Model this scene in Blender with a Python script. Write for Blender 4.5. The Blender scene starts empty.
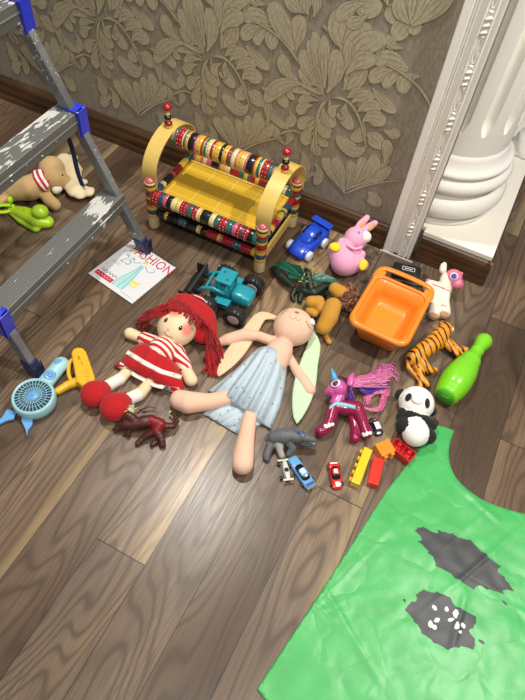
import bpy, bmesh, math, random
import numpy as np
from mathutils import Vector, Matrix, noise
from mathutils.bvhtree import BVHTree
PI = math.pi
rnd = random.Random(7)
COL = bpy.context.scene.collection
# ---------------------------------------------------------------- camera model
F = 593.0; H = 1.5; CX, CY = 262.5, 350.0
R = np.array([[0.8902, 0.4501, 0.0699], [0.405, -0.7119, -0.5738], [-0.2085, 0.5391, -0.816]])
u_, s_, v_ = np.linalg.svd(R); R = u_ @ v_
def ray(x, y): return R.T @ np.array([(x-CX)/F, (y-CY)/F, 1.0])
def W(x, y, z=0.0):
    d = ray(x, y); t = (z-H)/d[2]; return Vector((d[0]*t, d[1]*t, z))
def WY(x, y, Y):
    d = ray(x, y); t = Y/d[1]; return Vector((d[0]*t, Y, H+d[2]*t))
def depth(p): return float((R @ (np.array(p)-[0, 0, H]))[2])
def px(p): return depth(p)/F            # metres per picture unit at p
# ---------------------------------------------------------------- materials
def lin(h):
    h = h.lstrip('#'); c = [int(h[i:i+2], 16)/255 for i in (0, 2, 4)]
    return tuple((v/12.92 if v <= .04045 else ((v+.055)/1.055)**2.4) for v in c)+(1,)
class N:
    def __init__(s, name):
        s.m = bpy.data.materials.new(name); s.m.use_nodes = True; s.t = s.m.node_tree
        s.b = s.t.nodes['Principled BSDF']; s.o = s.t.nodes['Material Output']
    def n(s, typ, **kw):
        nd = s.t.nodes.new(typ)
        for k, v in kw.items():
            if k.startswith('i_'): nd.inputs[k[2:].replace('_', ' ')].default_value = v
            else: setattr(nd, k, v)
        return nd
    def l(s, a, b): s.t.links.new(a, b)
    def math(s, op, a, b=None, c=None):
        nd = s.t.nodes.new('ShaderNodeMath'); nd.operation = op
        for i, v in enumerate((a, b, c)):
            if v is None: continue
            if isinstance(v, (int, float)): nd.inputs[i].default_value = v
            else: s.l(v, nd.inputs[i])
        return nd.outputs[0]
    def ramp(s, fac, stops, interp='LINEAR'):
        nd = s.t.nodes.new('ShaderNodeValToRGB'); cr = nd.color_ramp; cr.interpolation = interp
        while len(cr.elements) > 1: cr.elements.remove(cr.elements[0])
        cr.elements[0].position = stops[0][0]; cr.elements[0].color = lin(stops[0][1])
        for p, c in stops[1:]:
            e = cr.elements.new(p); e.color = lin(c)
        s.l(fac, nd.inputs[0]); return nd.outputs[0]
    def mix(s, fac, a, b, mode='MIX'):
        nd = s.t.nodes.new('ShaderNodeMix'); nd.data_type = 'RGBA'; nd.blend_type = mode
        for i, v in ((0, fac), (6, a), (7, b)):
            if isinstance(v, (int, float)): nd.inputs[i].default_value = v
            elif isinstance(v, tuple): nd.inputs[i].default_value = v
            elif isinstance(v, str): nd.inputs[i].default_value = lin(v)
            else: s.l(v, nd.inputs[i])
        return nd.outputs[2]
    def bump(s, h, strength, dist=.002):
        nd = s.n('ShaderNodeBump'); nd.inputs['Strength'].default_value = strength; nd.inputs['Distance'].default_value = dist
        s.l(h, nd.inputs['Height']); s.l(nd.outputs[0], s.b.inputs['Normal'])
def plain(name, c, rough=.4, metal=0, var=.12, scale=30, bump=0, bscale=300, coat=0, sheen=0):
    m = N(name); tc = m.n('ShaderNodeTexCoord')
    nz = m.n('ShaderNodeTexNoise'); nz.inputs['Scale'].default_value = scale; nz.inputs['Detail'].default_value = 3
    m.l(tc.outputs['Object'], nz.inputs['Vector'])
    col = lin(c); lo = tuple(v*(1-var) for v in col[:3])+(1,); hi = tuple(min(1, v*(1+var)) for v in col[:3])+(1,)
    m.l(m.mix(nz.outputs['Fac'], lo, hi), m.b.inputs['Base Color'])
    m.b.inputs['Roughness'].default_value = rough; m.b.inputs['Metallic'].default_value = metal
    if coat: m.b.inputs['Coat Weight'].default_value = coat; m.b.inputs['Coat Roughness'].default_value = .15
    if sheen: m.b.inputs['Sheen Weight'].default_value = sheen; m.b.inputs['Sheen Roughness'].default_value = .5
    if bump:
        n2 = m.n('ShaderNodeTexNoise'); n2.inputs['Scale'].default_value = bscale; n2.inputs['Detail'].default_value = 2
        m.l(tc.outputs['Object'], n2.inputs['Vector']); m.bump(n2.outputs['Fac'], bump, .003)
    return m.m
_mc = {}
def plastic(c, rough=.28): 
    k = ('p', c, rough)
    if k not in _mc: _mc[k] = plain('plastic_'+c.strip('#'), c, rough, var=.05, coat=.3)
    return _mc[k]
def cloth(c, bump=.35):
    k = ('c', c, bump)
    if k not in _mc: _mc[k] = plain('fabric_'+c.strip('#'), c, .9, var=.1, bump=bump, bscale=260, sheen=.1)
    return _mc[k]
def paint(c, rough=.25):
    k = ('l', c, rough)
    if k not in _mc: _mc[k] = plain('lacquer_'+c.strip('#'), c, rough, var=.12, scale=60, coat=.4)
    return _mc[k]
def stripes(name, ca, cb, direction, period, duty=.5, rough=.9):
    m = N(name); tc = m.n('ShaderNodeTexCoord'); d = Vector(direction).normalized()
    dt = m.n('ShaderNodeVectorMath', operation='DOT_PRODUCT'); m.l(tc.outputs['Object'], dt.inputs[0]); dt.inputs[1].default_value = d
    fr = m.math('FRACT', m.math('DIVIDE', dt.outputs['Value'], period)); st = m.math('GREATER_THAN', fr, duty)
    m.l(m.mix(st, ca, cb), m.b.inputs['Base Color']); m.b.inputs['Roughness'].default_value = rough
    nz = m.n('ShaderNodeTexNoise'); nz.inputs['Scale'].default_value = 300; m.l(tc.outputs['Object'], nz.inputs['Vector']); m.bump(nz.outputs['Fac'], .3, .002)
    return m.m
# ---------------------------------------------------------------- objects
ROOT = {}; BVH = {}
def tag(o, label=None, cat=None, group=None, kind=None):
    if label: o['label'] = label
    if cat: o['category'] = cat
    if group: o['group'] = group
    if kind: o['kind'] = kind
    return o
def thing(name, label, cat, loc, rz=0, group=None):
    o = bpy.data.objects.new(name, None); COL.objects.link(o); o.empty_display_size = .03
    o.location = loc; o.rotation_euler = (0, 0, rz); tag(o, label, cat, group)
    ROOT[o] = Matrix.Translation(Vector(loc)) @ Matrix.Rotation(rz, 4, 'Z'); return o
class MB:
    def __init__(s): s.v = []; s.f = []; s.m = []; s.cur = 0; s.sm = []
    def mat(s, i): s.cur = i; return s
    def add(s, vs, fs, smooth=True):
        b = len(s.v); s.v += [Vector(v) for v in vs]
        for f in fs: s.f.append([b+i for i in f]); s.m.append(s.cur); s.sm.append(smooth)
        return s
    def box(s, c, size, M=None):
        c = Vector(c); x, y, z = [q/2 for q in size]
        vs = [Vector((i*x, j*y, k*z)) for i in (-1, 1) for j in (-1, 1) for k in (-1, 1)]
        if M is not None: vs = [M @ v for v in vs]
        return s.add([c+v for v in vs], [(0, 1, 3, 2), (4, 6, 7, 5), (0, 4, 5, 1), (2, 3, 7, 6), (0, 2, 6, 4), (1, 5, 7, 3)], False)
    def bar(s, a, b, w, h, up=(0, 0, 1)):
        a = Vector(a); b = Vector(b); d = (b-a); L = d.length; d.normalize(); up = Vector(up)
        sd = d.cross(up).normalized(); up = sd.cross(d)
        vs = [a+d*(L*t)+sd*(i*w/2)+up*(j*h/2) for t in (0, 1) for i, j in ((-1, -1), (1, -1), (1, 1), (-1, 1))]
        return s.add(vs, [(3, 2, 1, 0), (4, 5, 6, 7), (0, 1, 5, 4), (1, 2, 6, 5), (2, 3, 7, 6), (3, 0, 4, 7)], False)
    def lathe(s, p0, p1, prof, n=20, mats=None, sq=None):
        """prof: [(t, r)], t along p0->p1; mats per band; sq squashes along z"""
        p0 = Vector(p0); p1 = Vector(p1); d = (p1-p0).normalized()
        a = d.cross(Vector((0, 0, 1)));
        if a.length < .1: a = d.cross(Vector((0, 1, 0)))
        a.normalize(); b = d.cross(a)
        for k in range(len(prof)-1):
            t0, r0 = prof[k]; t1, r1 = prof[k+1]
            if mats: s.cur = mats[k]
            c0 = p0.lerp(p1, t0); c1 = p0.lerp(p1, t1)
            vs = []
            for c, r in ((c0, r0), (c1, r1)):
                for i in range(n):
                    w = 2*PI*i/n; vs.append(c+a*(r*math.cos(w))+b*(r*math.sin(w)))
            s.add(vs, [(i, (i+1) % n, n+(i+1) % n, n+i) for i in range(n)])
        for (t, r), rev in ((prof[0], False), (prof[-1], True)):
            if r > 1e-4:
                c = p0.lerp(p1, t); vs = [c+a*(r*math.cos(2*PI*i/n))+b*(r*math.sin(2*PI*i/n)) for i in range(n)]
                s.add(vs, [tuple(range(n)) if rev else tuple(reversed(range(n)))], False)
        return s
    def cyl(s, p0, p1, r, n=20): return s.lathe(p0, p1, [(0, r), (1, r)], n)
    def ball(s, c, r, rr=None, M=None, n=14):
        c = Vector(c); rr = rr or (r, r, r); vs = []; fs = []; h = n//2
        for i in range(h+1):
            for j in range(n):
                v = Vector((rr[0]*math.sin(PI*i/h)*math.cos(2*PI*j/n), rr[1]*math.sin(PI*i/h)*math.sin(2*PI*j/n), rr[2]*math.cos(PI*i/h)))
                vs.append(c+(M @ v if M is not None else v))
        for i in range(h):
            for j in range(n): fs.append((i*n+j, (i+1)*n+j, (i+1)*n+(j+1) % n, i*n+(j+1) % n))
        return s.add(vs, fs)
    def tube(s, pts, rs, n=8, flat=1.0, caps=True):
        pts = [Vector(p) for p in pts]; K = len(pts)
        if not hasattr(rs, '__len__'): rs = [rs]*K
        vs = []; up = Vector((0, 0, 1)); ref = None
        for i, p in enumerate(pts):
            d = (pts[min(i+1, K-1)]-pts[max(i-1, 0)]).normalized()
            if ref is None:
                ref = d.cross(up)
                if ref.length < .1: ref = d.cross(Vector((1, 0, 0)))
            ref = (ref-d*ref.dot(d)).normalized(); b = ref.cross(d)
            for j in range(n):
                w = 2*PI*j/n; vs.append(p+ref*(rs[i]*math.cos(w))+b*(rs[i]*flat*math.sin(w)))
        fs = [(i*n+j, i*n+(j+1) % n, (i+1)*n+(j+1) % n, (i+1)*n+j) for i in range(K-1) for j in range(n)]
        if caps: fs += [tuple(reversed(range(n))), tuple((K-1)*n+j for j in range(n))]
        return s.add(vs, fs)
    def loft(s, rings, caps=True, close=True, smooth=True):
        n = len(rings[0]); vs = [v for r in rings for v in r]; fs = []
        for i in range(len(rings)-1):
            for j in range(n if close else n-1): fs.append((i*n+j, i*n+(j+1) % n, (i+1)*n+(j+1) % n, (i+1)*n+j))
        if caps: fs += [tuple(reversed(range(n))), tuple((len(rings)-1)*n+j for j in range(n))]
        return s.add(vs, fs, smooth)
    def prism(s, poly, z0, z1, M=None):
        n = len(poly); vs = [Vector((x, y, z)) for z in (z0, z1) for x, y in poly]
        if M is not None: vs = [M @ v for v in vs]
        return s.add(vs, [tuple(reversed(range(n))), tuple(range(n, 2*n))]+[(i, (i+1) % n, n+(i+1) % n, n+i) for i in range(n)], False)
    def build(s, name, mats, parent=None, local=False, bevel=0, sub=0, solid=0, label=None, cat=None, kind=None, group=None, origin=None, cut=None, fixn=True):
        if not isinstance(mats, (list, tuple)): mats = [mats]
        me = bpy.data.meshes.new(name); vs = list(s.v)
        rt = parent
        while rt is not None and rt.parent is not None: rt = rt.parent
        if rt is not None:
            if rt in ROOT: Mx = ROOT[rt]
            else: Mx = rt.matrix_world
            if not local: inv = Mx.inverted(); vs = [inv @ v for v in vs]
            off = None
        else:
            xs = [v.x for v in vs]; ys = [v.y for v in vs]; zs = [v.z for v in vs]
            off = Vector(origin) if origin is not None else Vector(((min(xs)+max(xs))/2, (min(ys)+max(ys))/2, min(zs)))
            vs = [v-off for v in vs]; Mx = Matrix.Translation(off)
        me.from_pydata([tuple(v) for v in vs], [], s.f); me.validate()
        for m in mats: me.materials.append(m)
        if len(me.polygons) == len(s.f):
            for p, mi, sm in zip(me.polygons, s.m, s.sm): p.material_index = mi; p.use_smooth = sm
        if fixn:
            bm = bmesh.new(); bm.from_mesh(me); bmesh.ops.remove_doubles(bm, verts=bm.verts, dist=1e-6)
            bmesh.ops.recalc_face_normals(bm, faces=bm.faces); bm.to_mesh(me); bm.free()
        o = bpy.data.objects.new(name, me); COL.objects.link(o)
        if off is not None: o.location = off; ROOT[o] = Mx
        if parent is not None: o.parent = parent
        if solid: md = o.modifiers.new('s', 'SOLIDIFY'); md.thickness = solid; md.offset = 0
        if bevel: md = o.modifiers.new('b', 'BEVEL'); md.width = bevel; md.segments = 2; md.limit_method = 'ANGLE'; md.angle_limit = .6
        if sub: md = o.modifiers.new('u', 'SUBSURF'); md.levels = md.render_levels = sub
        tag(o, label, cat, group, kind)
        BVH[o] = (Mx, me)
        return o
def surf(o):
    Mx, me = BVH[o]
    if isinstance(me, BVHTree): return me
    t = BVHTree.FromPolygons([Mx @ v.co for v in me.vertices], [tuple(p.vertices) for p in me.polygons]); BVH[o] = (Mx, t); return t
CAM = Vector((0, 0, H))
def hit(o, x, y, fallback=.03):
    d = Vector(ray(x, y)).normalized(); p, n, i, t = surf(o).ray_cast(CAM, d)
    if p is None: return W(x, y, fallback), Vector((0, 0, 1))
    if n.dot(d) > 0: n = -n
    return p, n
def basis(n, xdir):
    n = Vector(n).normalized(); x = Vector(xdir); x = (x-n*x.dot(n)).normalized(); y = n.cross(x)
    return Matrix((x, y, n)).transposed()
def spot(mb, o, x, y, rx, ry=None, ang=0, th=.3, lift=0):
    """a small raised disc lying on the surface of o where (x, y) falls; radii in picture units"""
    p, n = hit(o, x, y); k = px(p); ry = ry or rx
    Xd = Vector(ray(x+math.cos(ang)*5, y+math.sin(ang)*5))-Vector(ray(x, y))
    mb.ball(p+n*lift, 1, (rx*k, ry*k, max(.0006, min(rx, ry)*k*th)), basis(n, Xd), 12); return mb
# ---- organic bodies grown from chains of balls, fused into one skin
def C(pts, mat=0, flat=1.0, dz=0):
    """pts: (x, y, r[, z]) in picture units, z metres = height of the centre above the floor (default: resting)"""
    out = []
    P = []
    for q in pts:
        x, y, r = q[:3]; k0 = px(W(x, y, .03)); rm = r*k0; z = q[3] if len(q) > 3 else rm*flat+dz
        P.append((W(x, y, z), rm))
    if len(P) == 1: return [(P[0][0], (P[0][1], P[0][1], P[0][1]*flat), mat)]
    for i in range(len(P)-1):
        (a, ra), (b, rb) = P[i], P[i+1]; L = (b-a).length; n = max(2, int(L/(min(ra, rb)*.35))+1)
        for j in range(n+1):
            t = j/n; r = ra+(rb-ra)*t; out.append((a.lerp(b, t), (r, r, r*flat), mat))
    return out
def smoothpath(pts, k=4):
    out = []
    for i in range(len(pts)-1):
        p0 = pts[max(0, i-1)]; p1 = pts[i]; p2 = pts[i+1]; p3 = pts[min(len(pts)-1, i+2)]
        for j in range(k):
            t = j/k; out.append(tuple(.5*((2*b)+(-a+c)*t+(2*a-5*b+4*c-d)*t*t+(-a+3*b-3*c+d)*t**3) for a, b, c, d in zip(p0, p1, p2, p3)))
    out.append(tuple(pts[-1])); return out
ICO = None
def blob(name, prims, mats, parent=None, voxel=.003, smooth=2, **kw):
    global ICO
    if ICO is None:
        bm = bmesh.new(); bmesh.ops.create_icosphere(bm, subdivisions=3, radius=1)
        ICO = ([v.co.copy() for v in bm.verts], [tuple(v.index for v in f.verts) for f in bm.faces]); bm.free()
    V = []; Fc = []
    for c, r, m in prims:
        b = len(V); V += [(c.x+v.x*r[0], c.y+v.y*r[1], c.z+v.z*r[2]) for v in ICO[0]]; Fc += [tuple(b+i for i in f) for f in ICO[1]]
    me = bpy.data.meshes.new(name); me.from_pydata(V, [], Fc)
    o = bpy.data.objects.new('tmp', me); COL.objects.link(o)
    md = o.modifiers.new('r', 'REMESH'); md.mode = 'VOXEL'; md.voxel_size = voxel
    md = o.modifiers.new('s', 'SMOOTH'); md.factor = .5; md.iterations = smooth
    dg = bpy.context.evaluated_depsgraph_get(); dg.update(); e = o.evaluated_get(dg); m2 = bpy.data.meshes.new_from_object(e)
    co = np.empty(len(m2.vertices)*3); m2.vertices.foreach_get('co', co); co = co.reshape(-1, 3)
    faces = [tuple(p.vertices) for p in m2.polygons]
    fc = np.array([co[list(f)].mean(0) for f in faces])
    cs = np.array([tuple(p[0]) for p in prims]); rs = np.array([p[1] for p in prims]); ms = [p[2] for p in prims]
    best = np.full(len(fc), 1e9); idx = np.zeros(len(fc), int)
    for i in range(len(cs)):
        d = (((fc-cs[i])/rs[i])**2).sum(1)**.5; d = (d-1)*rs[i].min(); w = d < best; best[w] = d[w]; idx[w] = i
    mb = MB(); mb.v = [Vector(v) for v in co]; mb.f = [list(f) for f in faces]; mb.m = [ms[i] for i in idx]; mb.sm = [True]*len(faces)
    bpy.data.objects.remove(o); bpy.data.meshes.remove(me); bpy.data.meshes.remove(m2)
    return mb.build(name, mats, parent, **kw)
def puff(rows, folds=0, amp=.004, nseg=48, z0=.004, seed=0, power=.6):
    """draped cloth: rows of (left px, right px, crown height)"""
    mb = MB(); rings = []; K = len(rows)
    for i, (l, r, h) in enumerate(rows):
        a = W(l[0], l[1], z0); b = W(r[0], r[1], z0); d = (b-a).normalized(); out = []
        for j in range(nseg+1):
            t = j/nseg; s = math.sin(PI*t)**power
            f = math.sin(2*PI*folds*t+seed+.5*math.sin(5*t+seed))*amp*(i/(K-1))*(.35+.65*s)
            p = a.lerp(b, t); p.z = z0+h*s+max(-.6*h*s, f); out.append(p)
        for j in range(nseg, -1, -1):
            p = a.lerp(b, j/nseg); p.z = .0015; out.append(p)
        rings.append(out)
    mb.loft(rings, caps=True); return mb
def text_mesh(txt, size, M, parent, name, mat, bold=0, shear=0, ext=.0003):
    cu = bpy.data.curves.new('t', 'FONT'); cu.body = txt; cu.size = size; cu.extrude = ext; cu.offset = bold; cu.align_x = 'CENTER'; cu.align_y = 'CENTER'; cu.shear = shear; cu.resolution_u = 2
    o = bpy.data.objects.new('t', cu); COL.objects.link(o); dg = bpy.context.evaluated_depsgraph_get(); dg.update()
    me = bpy.data.meshes.new_from_object(o.evaluated_get(dg)); bpy.data.objects.remove(o)
    mb = MB(); mb.add([M @ v.co for v in me.vertices], [tuple(p.vertices) for p in me.polygons], False)
    bpy.data.meshes.remove(me)
    return mb.build(name, mat, parent, local=True)
def frame(a, b, z=0):
    A = W(a[0], a[1], z); B = W(b[0], b[1], z); d = B-A; m = (A+B)/2; m.z = 0; return m, math.atan2(d.y, d.x), d.length
exec_parts = []
# ================================================================ SETTING
def floor_mat():
    m = N('walnut_laminate'); g = m.n('ShaderNodeNewGeometry'); sp = m.n('ShaderNodeSeparateXYZ'); m.l(g.outputs['Position'], sp.inputs[0])
    X, Y = sp.outputs[0], sp.outputs[1]
    u = m.math('DIVIDE', m.math('ADD', X, .0625+14.05), .1405); iu = m.math('FLOOR', u); fu = m.math('FRACT', u)
    off = m.math('MULTIPLY', iu, .4371)
    v = m.math('DIVIDE', m.math('ADD', m.math('ADD', Y, .2255+20), off), 1.7); iv = m.math('FLOOR', v); fv = m.math('FRACT', v)
    cb = m.n('ShaderNodeCombineXYZ'); m.l(iu, cb.inputs[0]); m.l(iv, cb.inputs[1])
    wn = m.n('ShaderNodeTexWhiteNoise', noise_dimensions='2D'); m.l(cb.outputs[0], wn.inputs['Vector'])
    rv = wn.outputs['Value']
    # cathedral grain
    gv = m.n('ShaderNodeCombineXYZ'); m.l(m.math('ADD', m.math('MULTIPLY', X, 7.5), m.math('MULTIPLY', rv, 60)), gv.inputs[0])
    m.l(m.math('ADD', m.math('MULTIPLY', Y, 1.35), m.math('MULTIPLY', rv, 37)), gv.inputs[1])
    n1 = m.n('ShaderNodeTexNoise'); n1.inputs['Scale'].default_value = 1; n1.inputs['Detail'].default_value = 1.5; n1.inputs['Roughness'].default_value = .4; m.l(gv.outputs[0], n1.inputs['Vector'])
    rings = m.math('SINE', m.math('MULTIPLY', n1.outputs['Fac'], 120)); rings = m.math('ADD', m.math('MULTIPLY', rings, .5), .5)
    fv2 = m.n('ShaderNodeCombineXYZ'); m.l(m.math('MULTIPLY', X, 260), fv2.inputs[0]); m.l(m.math('MULTIPLY', Y, 9), fv2.inputs[1]); m.l(rv, fv2.inputs[2])
    n2 = m.n('ShaderNodeTexNoise'); n2.inputs['Scale'].default_value = 1; n2.inputs['Detail'].default_value = 3; m.l(fv2.outputs[0], n2.inputs['Vector'])
    n3 = m.n('ShaderNodeTexNoise'); n3.inputs['Scale'].default_value = .45; n3.inputs['Detail'].default_value = 2; m.l(gv.outputs[0], n3.inputs['Vector'])
    base = m.ramp(n3.outputs['Fac'], [(.3, '#6b5948'), (.44, '#8c7a68'), (.56, '#a89a8a'), (.7, '#cbb596')])
    tint = m.ramp(rv, [(0, '#a39a94'), (.35, '#d6c6b4'), (.65, '#b9aca4'), (1, '#ecdfd0')])
    col = m.mix(1.0, base, tint, 'MULTIPLY')
    col = m.mix(m.math('MULTIPLY', m.math('POWER', rings, 3), .6), col, '#3d2f25')
    col = m.mix(m.math('MULTIPLY', m.math('SUBTRACT', n2.outputs['Fac'], .38), 2.0), col, '#4a3c31')
    # sapwood streak along one edge of some boards
    wob = m.math('MULTIPLY', m.math('SUBTRACT', n1.outputs['Fac'], .5), .35)
    edge = m.math('ADD', fu, wob); sap = m.math('MULTIPLY', m.math('MINIMUM', 1, m.math('MAXIMUM', 0, m.math('MULTIPLY', m.math('SUBTRACT', edge, .72), 6))), m.math('GREATER_THAN', m.math('FRACT', m.math('MULTIPLY', rv, 7.3)), .68))
    col = m.mix(m.math('MULTIPLY', sap, .42), col, '#b39c72')
    sx = m.math('LESS_THAN', m.math('ABSOLUTE', m.math('SUBTRACT', fu, .5)), .492); sy = m.math('LESS_THAN', m.math('ABSOLUTE', m.math('SUBTRACT', fv, .5)), .4991)
    seam = m.math('SUBTRACT', 1, m.math('MULTIPLY', sx, sy)); col = m.mix(m.math('MULTIPLY', seam, .75), col, '#1a1410')
    m.l(col, m.b.inputs['Base Color'])
    m.l(m.math('ADD', .24, m.math('MULTIPLY', n2.outputs['Fac'], .16)), m.b.inputs['Roughness'])
    h = m.math('SUBTRACT', m.math('MULTIPLY', n2.outputs['Fac'], .35), m.math('ADD', seam, m.math('MULTIPLY', rings, .12))); m.bump(h, .35, .0012)
    return m.m
mb = MB(); mb.box((0, 1.2, -.01), (9, 7.6, .02)); tag(mb.build('floor', floor_mat()), kind='structure')

WALLY = 1.62
def paper(name, c, c2):
    m = N(name); tc = m.n('ShaderNodeTexCoord'); nz = m.n('ShaderNodeTexNoise'); nz.inputs['Scale'].default_value = 180; nz.inputs['Detail'].default_value = 3
    mp = m.n('ShaderNodeMapping'); mp.inputs['Scale'].default_value = (1, 1, .35); m.l(tc.outputs['Object'], mp.inputs[0]); m.l(mp.outputs[0], nz.inputs['Vector'])
    m.l(m.ramp(nz.outputs['Fac'], [(.35, c), (.65, c2)]), m.b.inputs['Base Color']); m.b.inputs['Roughness'].default_value = .62; m.bump(nz.outputs['Fac'], .35, .0012)
    return m.m
PW = [paper('wallpaper_ground', '#877d6c', '#9a9080'), paper('wallpaper_leaf', '#a49a80', '#b8ae92'), plain('wallpaper_line', '#6e6147', .7), plain('wallpaper_vein', '#84775a', .7)]
wall = MB()
wall.box((-2.3, WALLY+.01, 1.35), (4.39, .02, 2.7))
C0 = WY(325, 97, WALLY); C0 = (C0.x, C0.z)
def t3(a, b): p = WY(240+a/4.764, b/4.764, WALLY); return (p.x, p.z)
def t5(a, b): p = WY(300+a/4.038, 90+b/4.038, WALLY); return (p.x, p.z)
def t4(a, b): p = WY(330+a/3.62, b/3.62, WALLY); return (p.x, p.z)
LOBES = []
def LB(t, *rows, s=4.764):
    for r in rows:
        pts = [t(r[i], r[i+1]) for i in (0, 2, 4)]; LOBES.append((pts, r[6]/s*.0033, r[7] if len(r) > 7 else 0))
LB(t3, (400, 450, 330, 390, 285, 325, 62), (400, 440, 320, 330, 300, 235, 74), (395, 440, 370, 300, 330, 190, 60), (400, 420, 380, 290, 355, 150, 60), (405, 420, 400, 280, 405, 170, 54), (415, 440, 480, 350, 455, 235, 74), (385, 450, 330, 420, 350, 400, 50),
   (280, 300, 225, 170, 60, 95, 16, 1), (262, 240, 200, 120, 150, 10, 92), (262, 260, 262, 160, 298, 75, 78), (160, 120, 90, 55, 10, 85, 78), (160, 125, 70, 120, 85, 215, 62), (215, 150, 130, 150, 160, 235, 66), (100, 125, 30, 130, 20, 190, 60), (275, 380, 200, 340, 208, 260, 66), (30, 215, 70, 280, 142, 325, 56), 
   (380, 450, 250, 350, 160, 420, 22, 1), (300, 400, 190, 370, 125, 480, 74), (260, 420, 160, 420, 225, 510, 72), (150, 460, 130, 570, 235, 608, 46), (235, 530, 270, 560, 225, 600, 50), (380, 470, 330, 410, 245, 430, 40), (245, 420, 225, 450, 262, 470, 34), (380, 480, 300, 450, 290, 500, 44), (350, 500, 280, 500, 290, 545, 52), (355, 560, 290, 560, 290, 615, 50), (355, 600, 300, 640, 315, 690, 50),
   (420, 470, 340, 520, 355, 700, 16, 1), (430, 470, 420, 580, 460, 590, 44), (385, 500, 390, 600, 430, 640, 58))
LB(t4, (50, 330, 95, 200, -25, 90, 18, 1), (65, 190, 5, 110, 60, 35, 76), (60, 210, 60, 130, 150, 95, 60), (70, 250, 100, 130, 208, 145, 66), (60, 270, 110, 190, 165, 225, 58), (45, 325, 110, 300, 120, 225, 54),
   (310, 20, 260, 60, 200, 40, 66), (300, 30, 270, 110, 225, 130, 54), (305, 20, 300, 70, 310, 125, 46), (330, -10, 370, 20, 355, 72, 60), (80, -20, 120, 60, 185, 5, 60), s=3.62)
LB(t5, (130, 30, 240, 10, 268, 230, 14, 1), (110, 40, 50, 80, 72, 255, 14, 1), (75, 110, 80, 170, 125, 185, 44), (60, 160, 80, 210, 115, 220, 44), (58, 190, 50, 240, 85, 258, 44), (62, 120, 20, 150, 10, 150, 50), (55, 170, 20, 190, 25, 220, 46), (95, 60, 90, 130, 145, 140, 42),
   (190, 30, 230, 0, 262, 20, 48), (210, 50, 250, 10, 300, 35, 54), (235, 85, 270, 50, 328, 75, 56), (255, 125, 290, 90, 345, 135, 64), (270, 180, 290, 180, 335, 235, 66), (190, 50, 160, 110, 215, 155, 54), (255, 120, 260, 200, 205, 190, 50), (265, 225, 230, 280, 150, 185, 66), (165, 60, 110, 70, 140, 110, 36), (175, 80, 180, 120, 150, 95, 30),
   (180, 415, 140, 330, 95, 275, 64), (180, 415, 165, 320, 140, 270, 54), (180, 405, 230, 350, 200, 285, 54), (190, 400, 270, 350, 250, 270, 60), (200, 395, 310, 350, 300, 260, 64), (215, 385, 320, 370, 365, 310, 44), (180, 420, 270, 370, 400, 365, 12, 1), (250, 470, 215, 440, 215, 400, 60), (250, 470, 250, 410, 262, 380, 50), (250, 470, 300, 420, 300, 385, 50), (255, 475, 330, 450, 370, 395, 54), s=4.038)
LB(t3, (215, 690, 160, 640, 170, 600, 50), (215, 690, 250, 650, 235, 625, 46), (30, 60, 10, 20, 40, -20, 50), (120, 20, 60, 10, 50, -40, 50), (320, 60, 250, 30, 225, -20, 60), (330, 70, 300, 20, 330, -30, 50), (350, 80, 380, 20, 360, -40, 44), (500, 330, 530, 260, 515, 190, 50), (190, 640, 250, 600, 300, 640, 14, 1), (150, 560, 110, 600, 120, 640, 50), (60, 330, 20, 290, -20, 300, 50))
LB(t5, (340, 300, 360, 240, 350, 200, 44), (60, 300, 100, 330, 60, 380, 44), (10, 250, 30, 290, 20, 330, 50), (60, 340, 20, 330, 0, 370, 50), (110, 400, 60, 400, 30, 430, 50), (120, 430, 90, 450, 60, 440, 44), (340, 160, 380, 190, 400, 160, 44), s=4.038)
def bez(p, t): return tuple((1-t)**2*a+2*t*(1-t)*b+t*t*c for a, b, c in zip(*p))
def ribbon(pts, wid, stem, grow):
    L = []; Rr = []; n = 11
    for i in range(n+1):
        t = i/n; x, z = bez(pts, t); x2, z2 = bez(pts, min(1, t+.02)); x1, z1 = bez(pts, max(0, t-.02)); dx, dz = x2-x1, z2-z1; l = math.hypot(dx, dz) or 1
        if stem: w = wid*(.9-.5*t)*min(1, .15+t*6)
        else: w = wid*(.13+.87*math.sin(PI/2*min(1, t/.62))**1.5) if t < .62 else wid*math.sqrt(max(0, 1-((t-.62)/.40)**2))*(1+.0*t)
        w = w/2+grow; L.append((x-dz/l*w, z+dx/l*w)); Rr.append((x+dz/l*w, z-dx/l*w))
    return L+Rr[::-1]
def lobe(pts, wid, stem, y):
    a = ribbon(pts, wid, stem, .0013); b = ribbon(pts, wid, stem, 0); n = len(a)
    wall.cur = 2; wall.add([(x, WALLY-.0002, z) for x, z in a]+[(x, WALLY-y+.00002, z) for x, z in a]+[(x, WALLY-y, z) for x, z in b], [(i+o_, (i+1) % n+o_, n+(i+1) % n+o_, n+i+o_) for i in range(n) for o_ in (0, n)], False)
    h = n//2; wall.cur = 1
    wall.add([(x, WALLY-y, z) for x, z in b], [(i, i+1, n-2-i, n-1-i) for i in range(h-1)], False)
    if not stem:
        for k in ((0,) if wid < .03 else (-.3, 0, .3)):
            q = []
            for s_ in (-1, 1):
                for i in range(8):
                    t = (.12+.68*i/7); t = t if s_ < 0 else .92-t; x, z = bez(pts, t); x2, z2 = bez(pts, t+.02); x1, z1 = bez(pts, t-.02); dx, dz = x2-x1, z2-z1; l = math.hypot(dx, dz) or 1
                    w = k*wid*math.sin(PI*t*.9)+s_*.0007*math.sin(PI*min(1, (i+.3)/7.6)); q.append((x-dz/l*w, WALLY-y-.0003, z+dx/l*w))
            wall.cur = 3; wall.add(q, [(i, i+1, 14-i, 15-i) for i in range(7)], False)
XR, ZR = .418, .62
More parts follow.
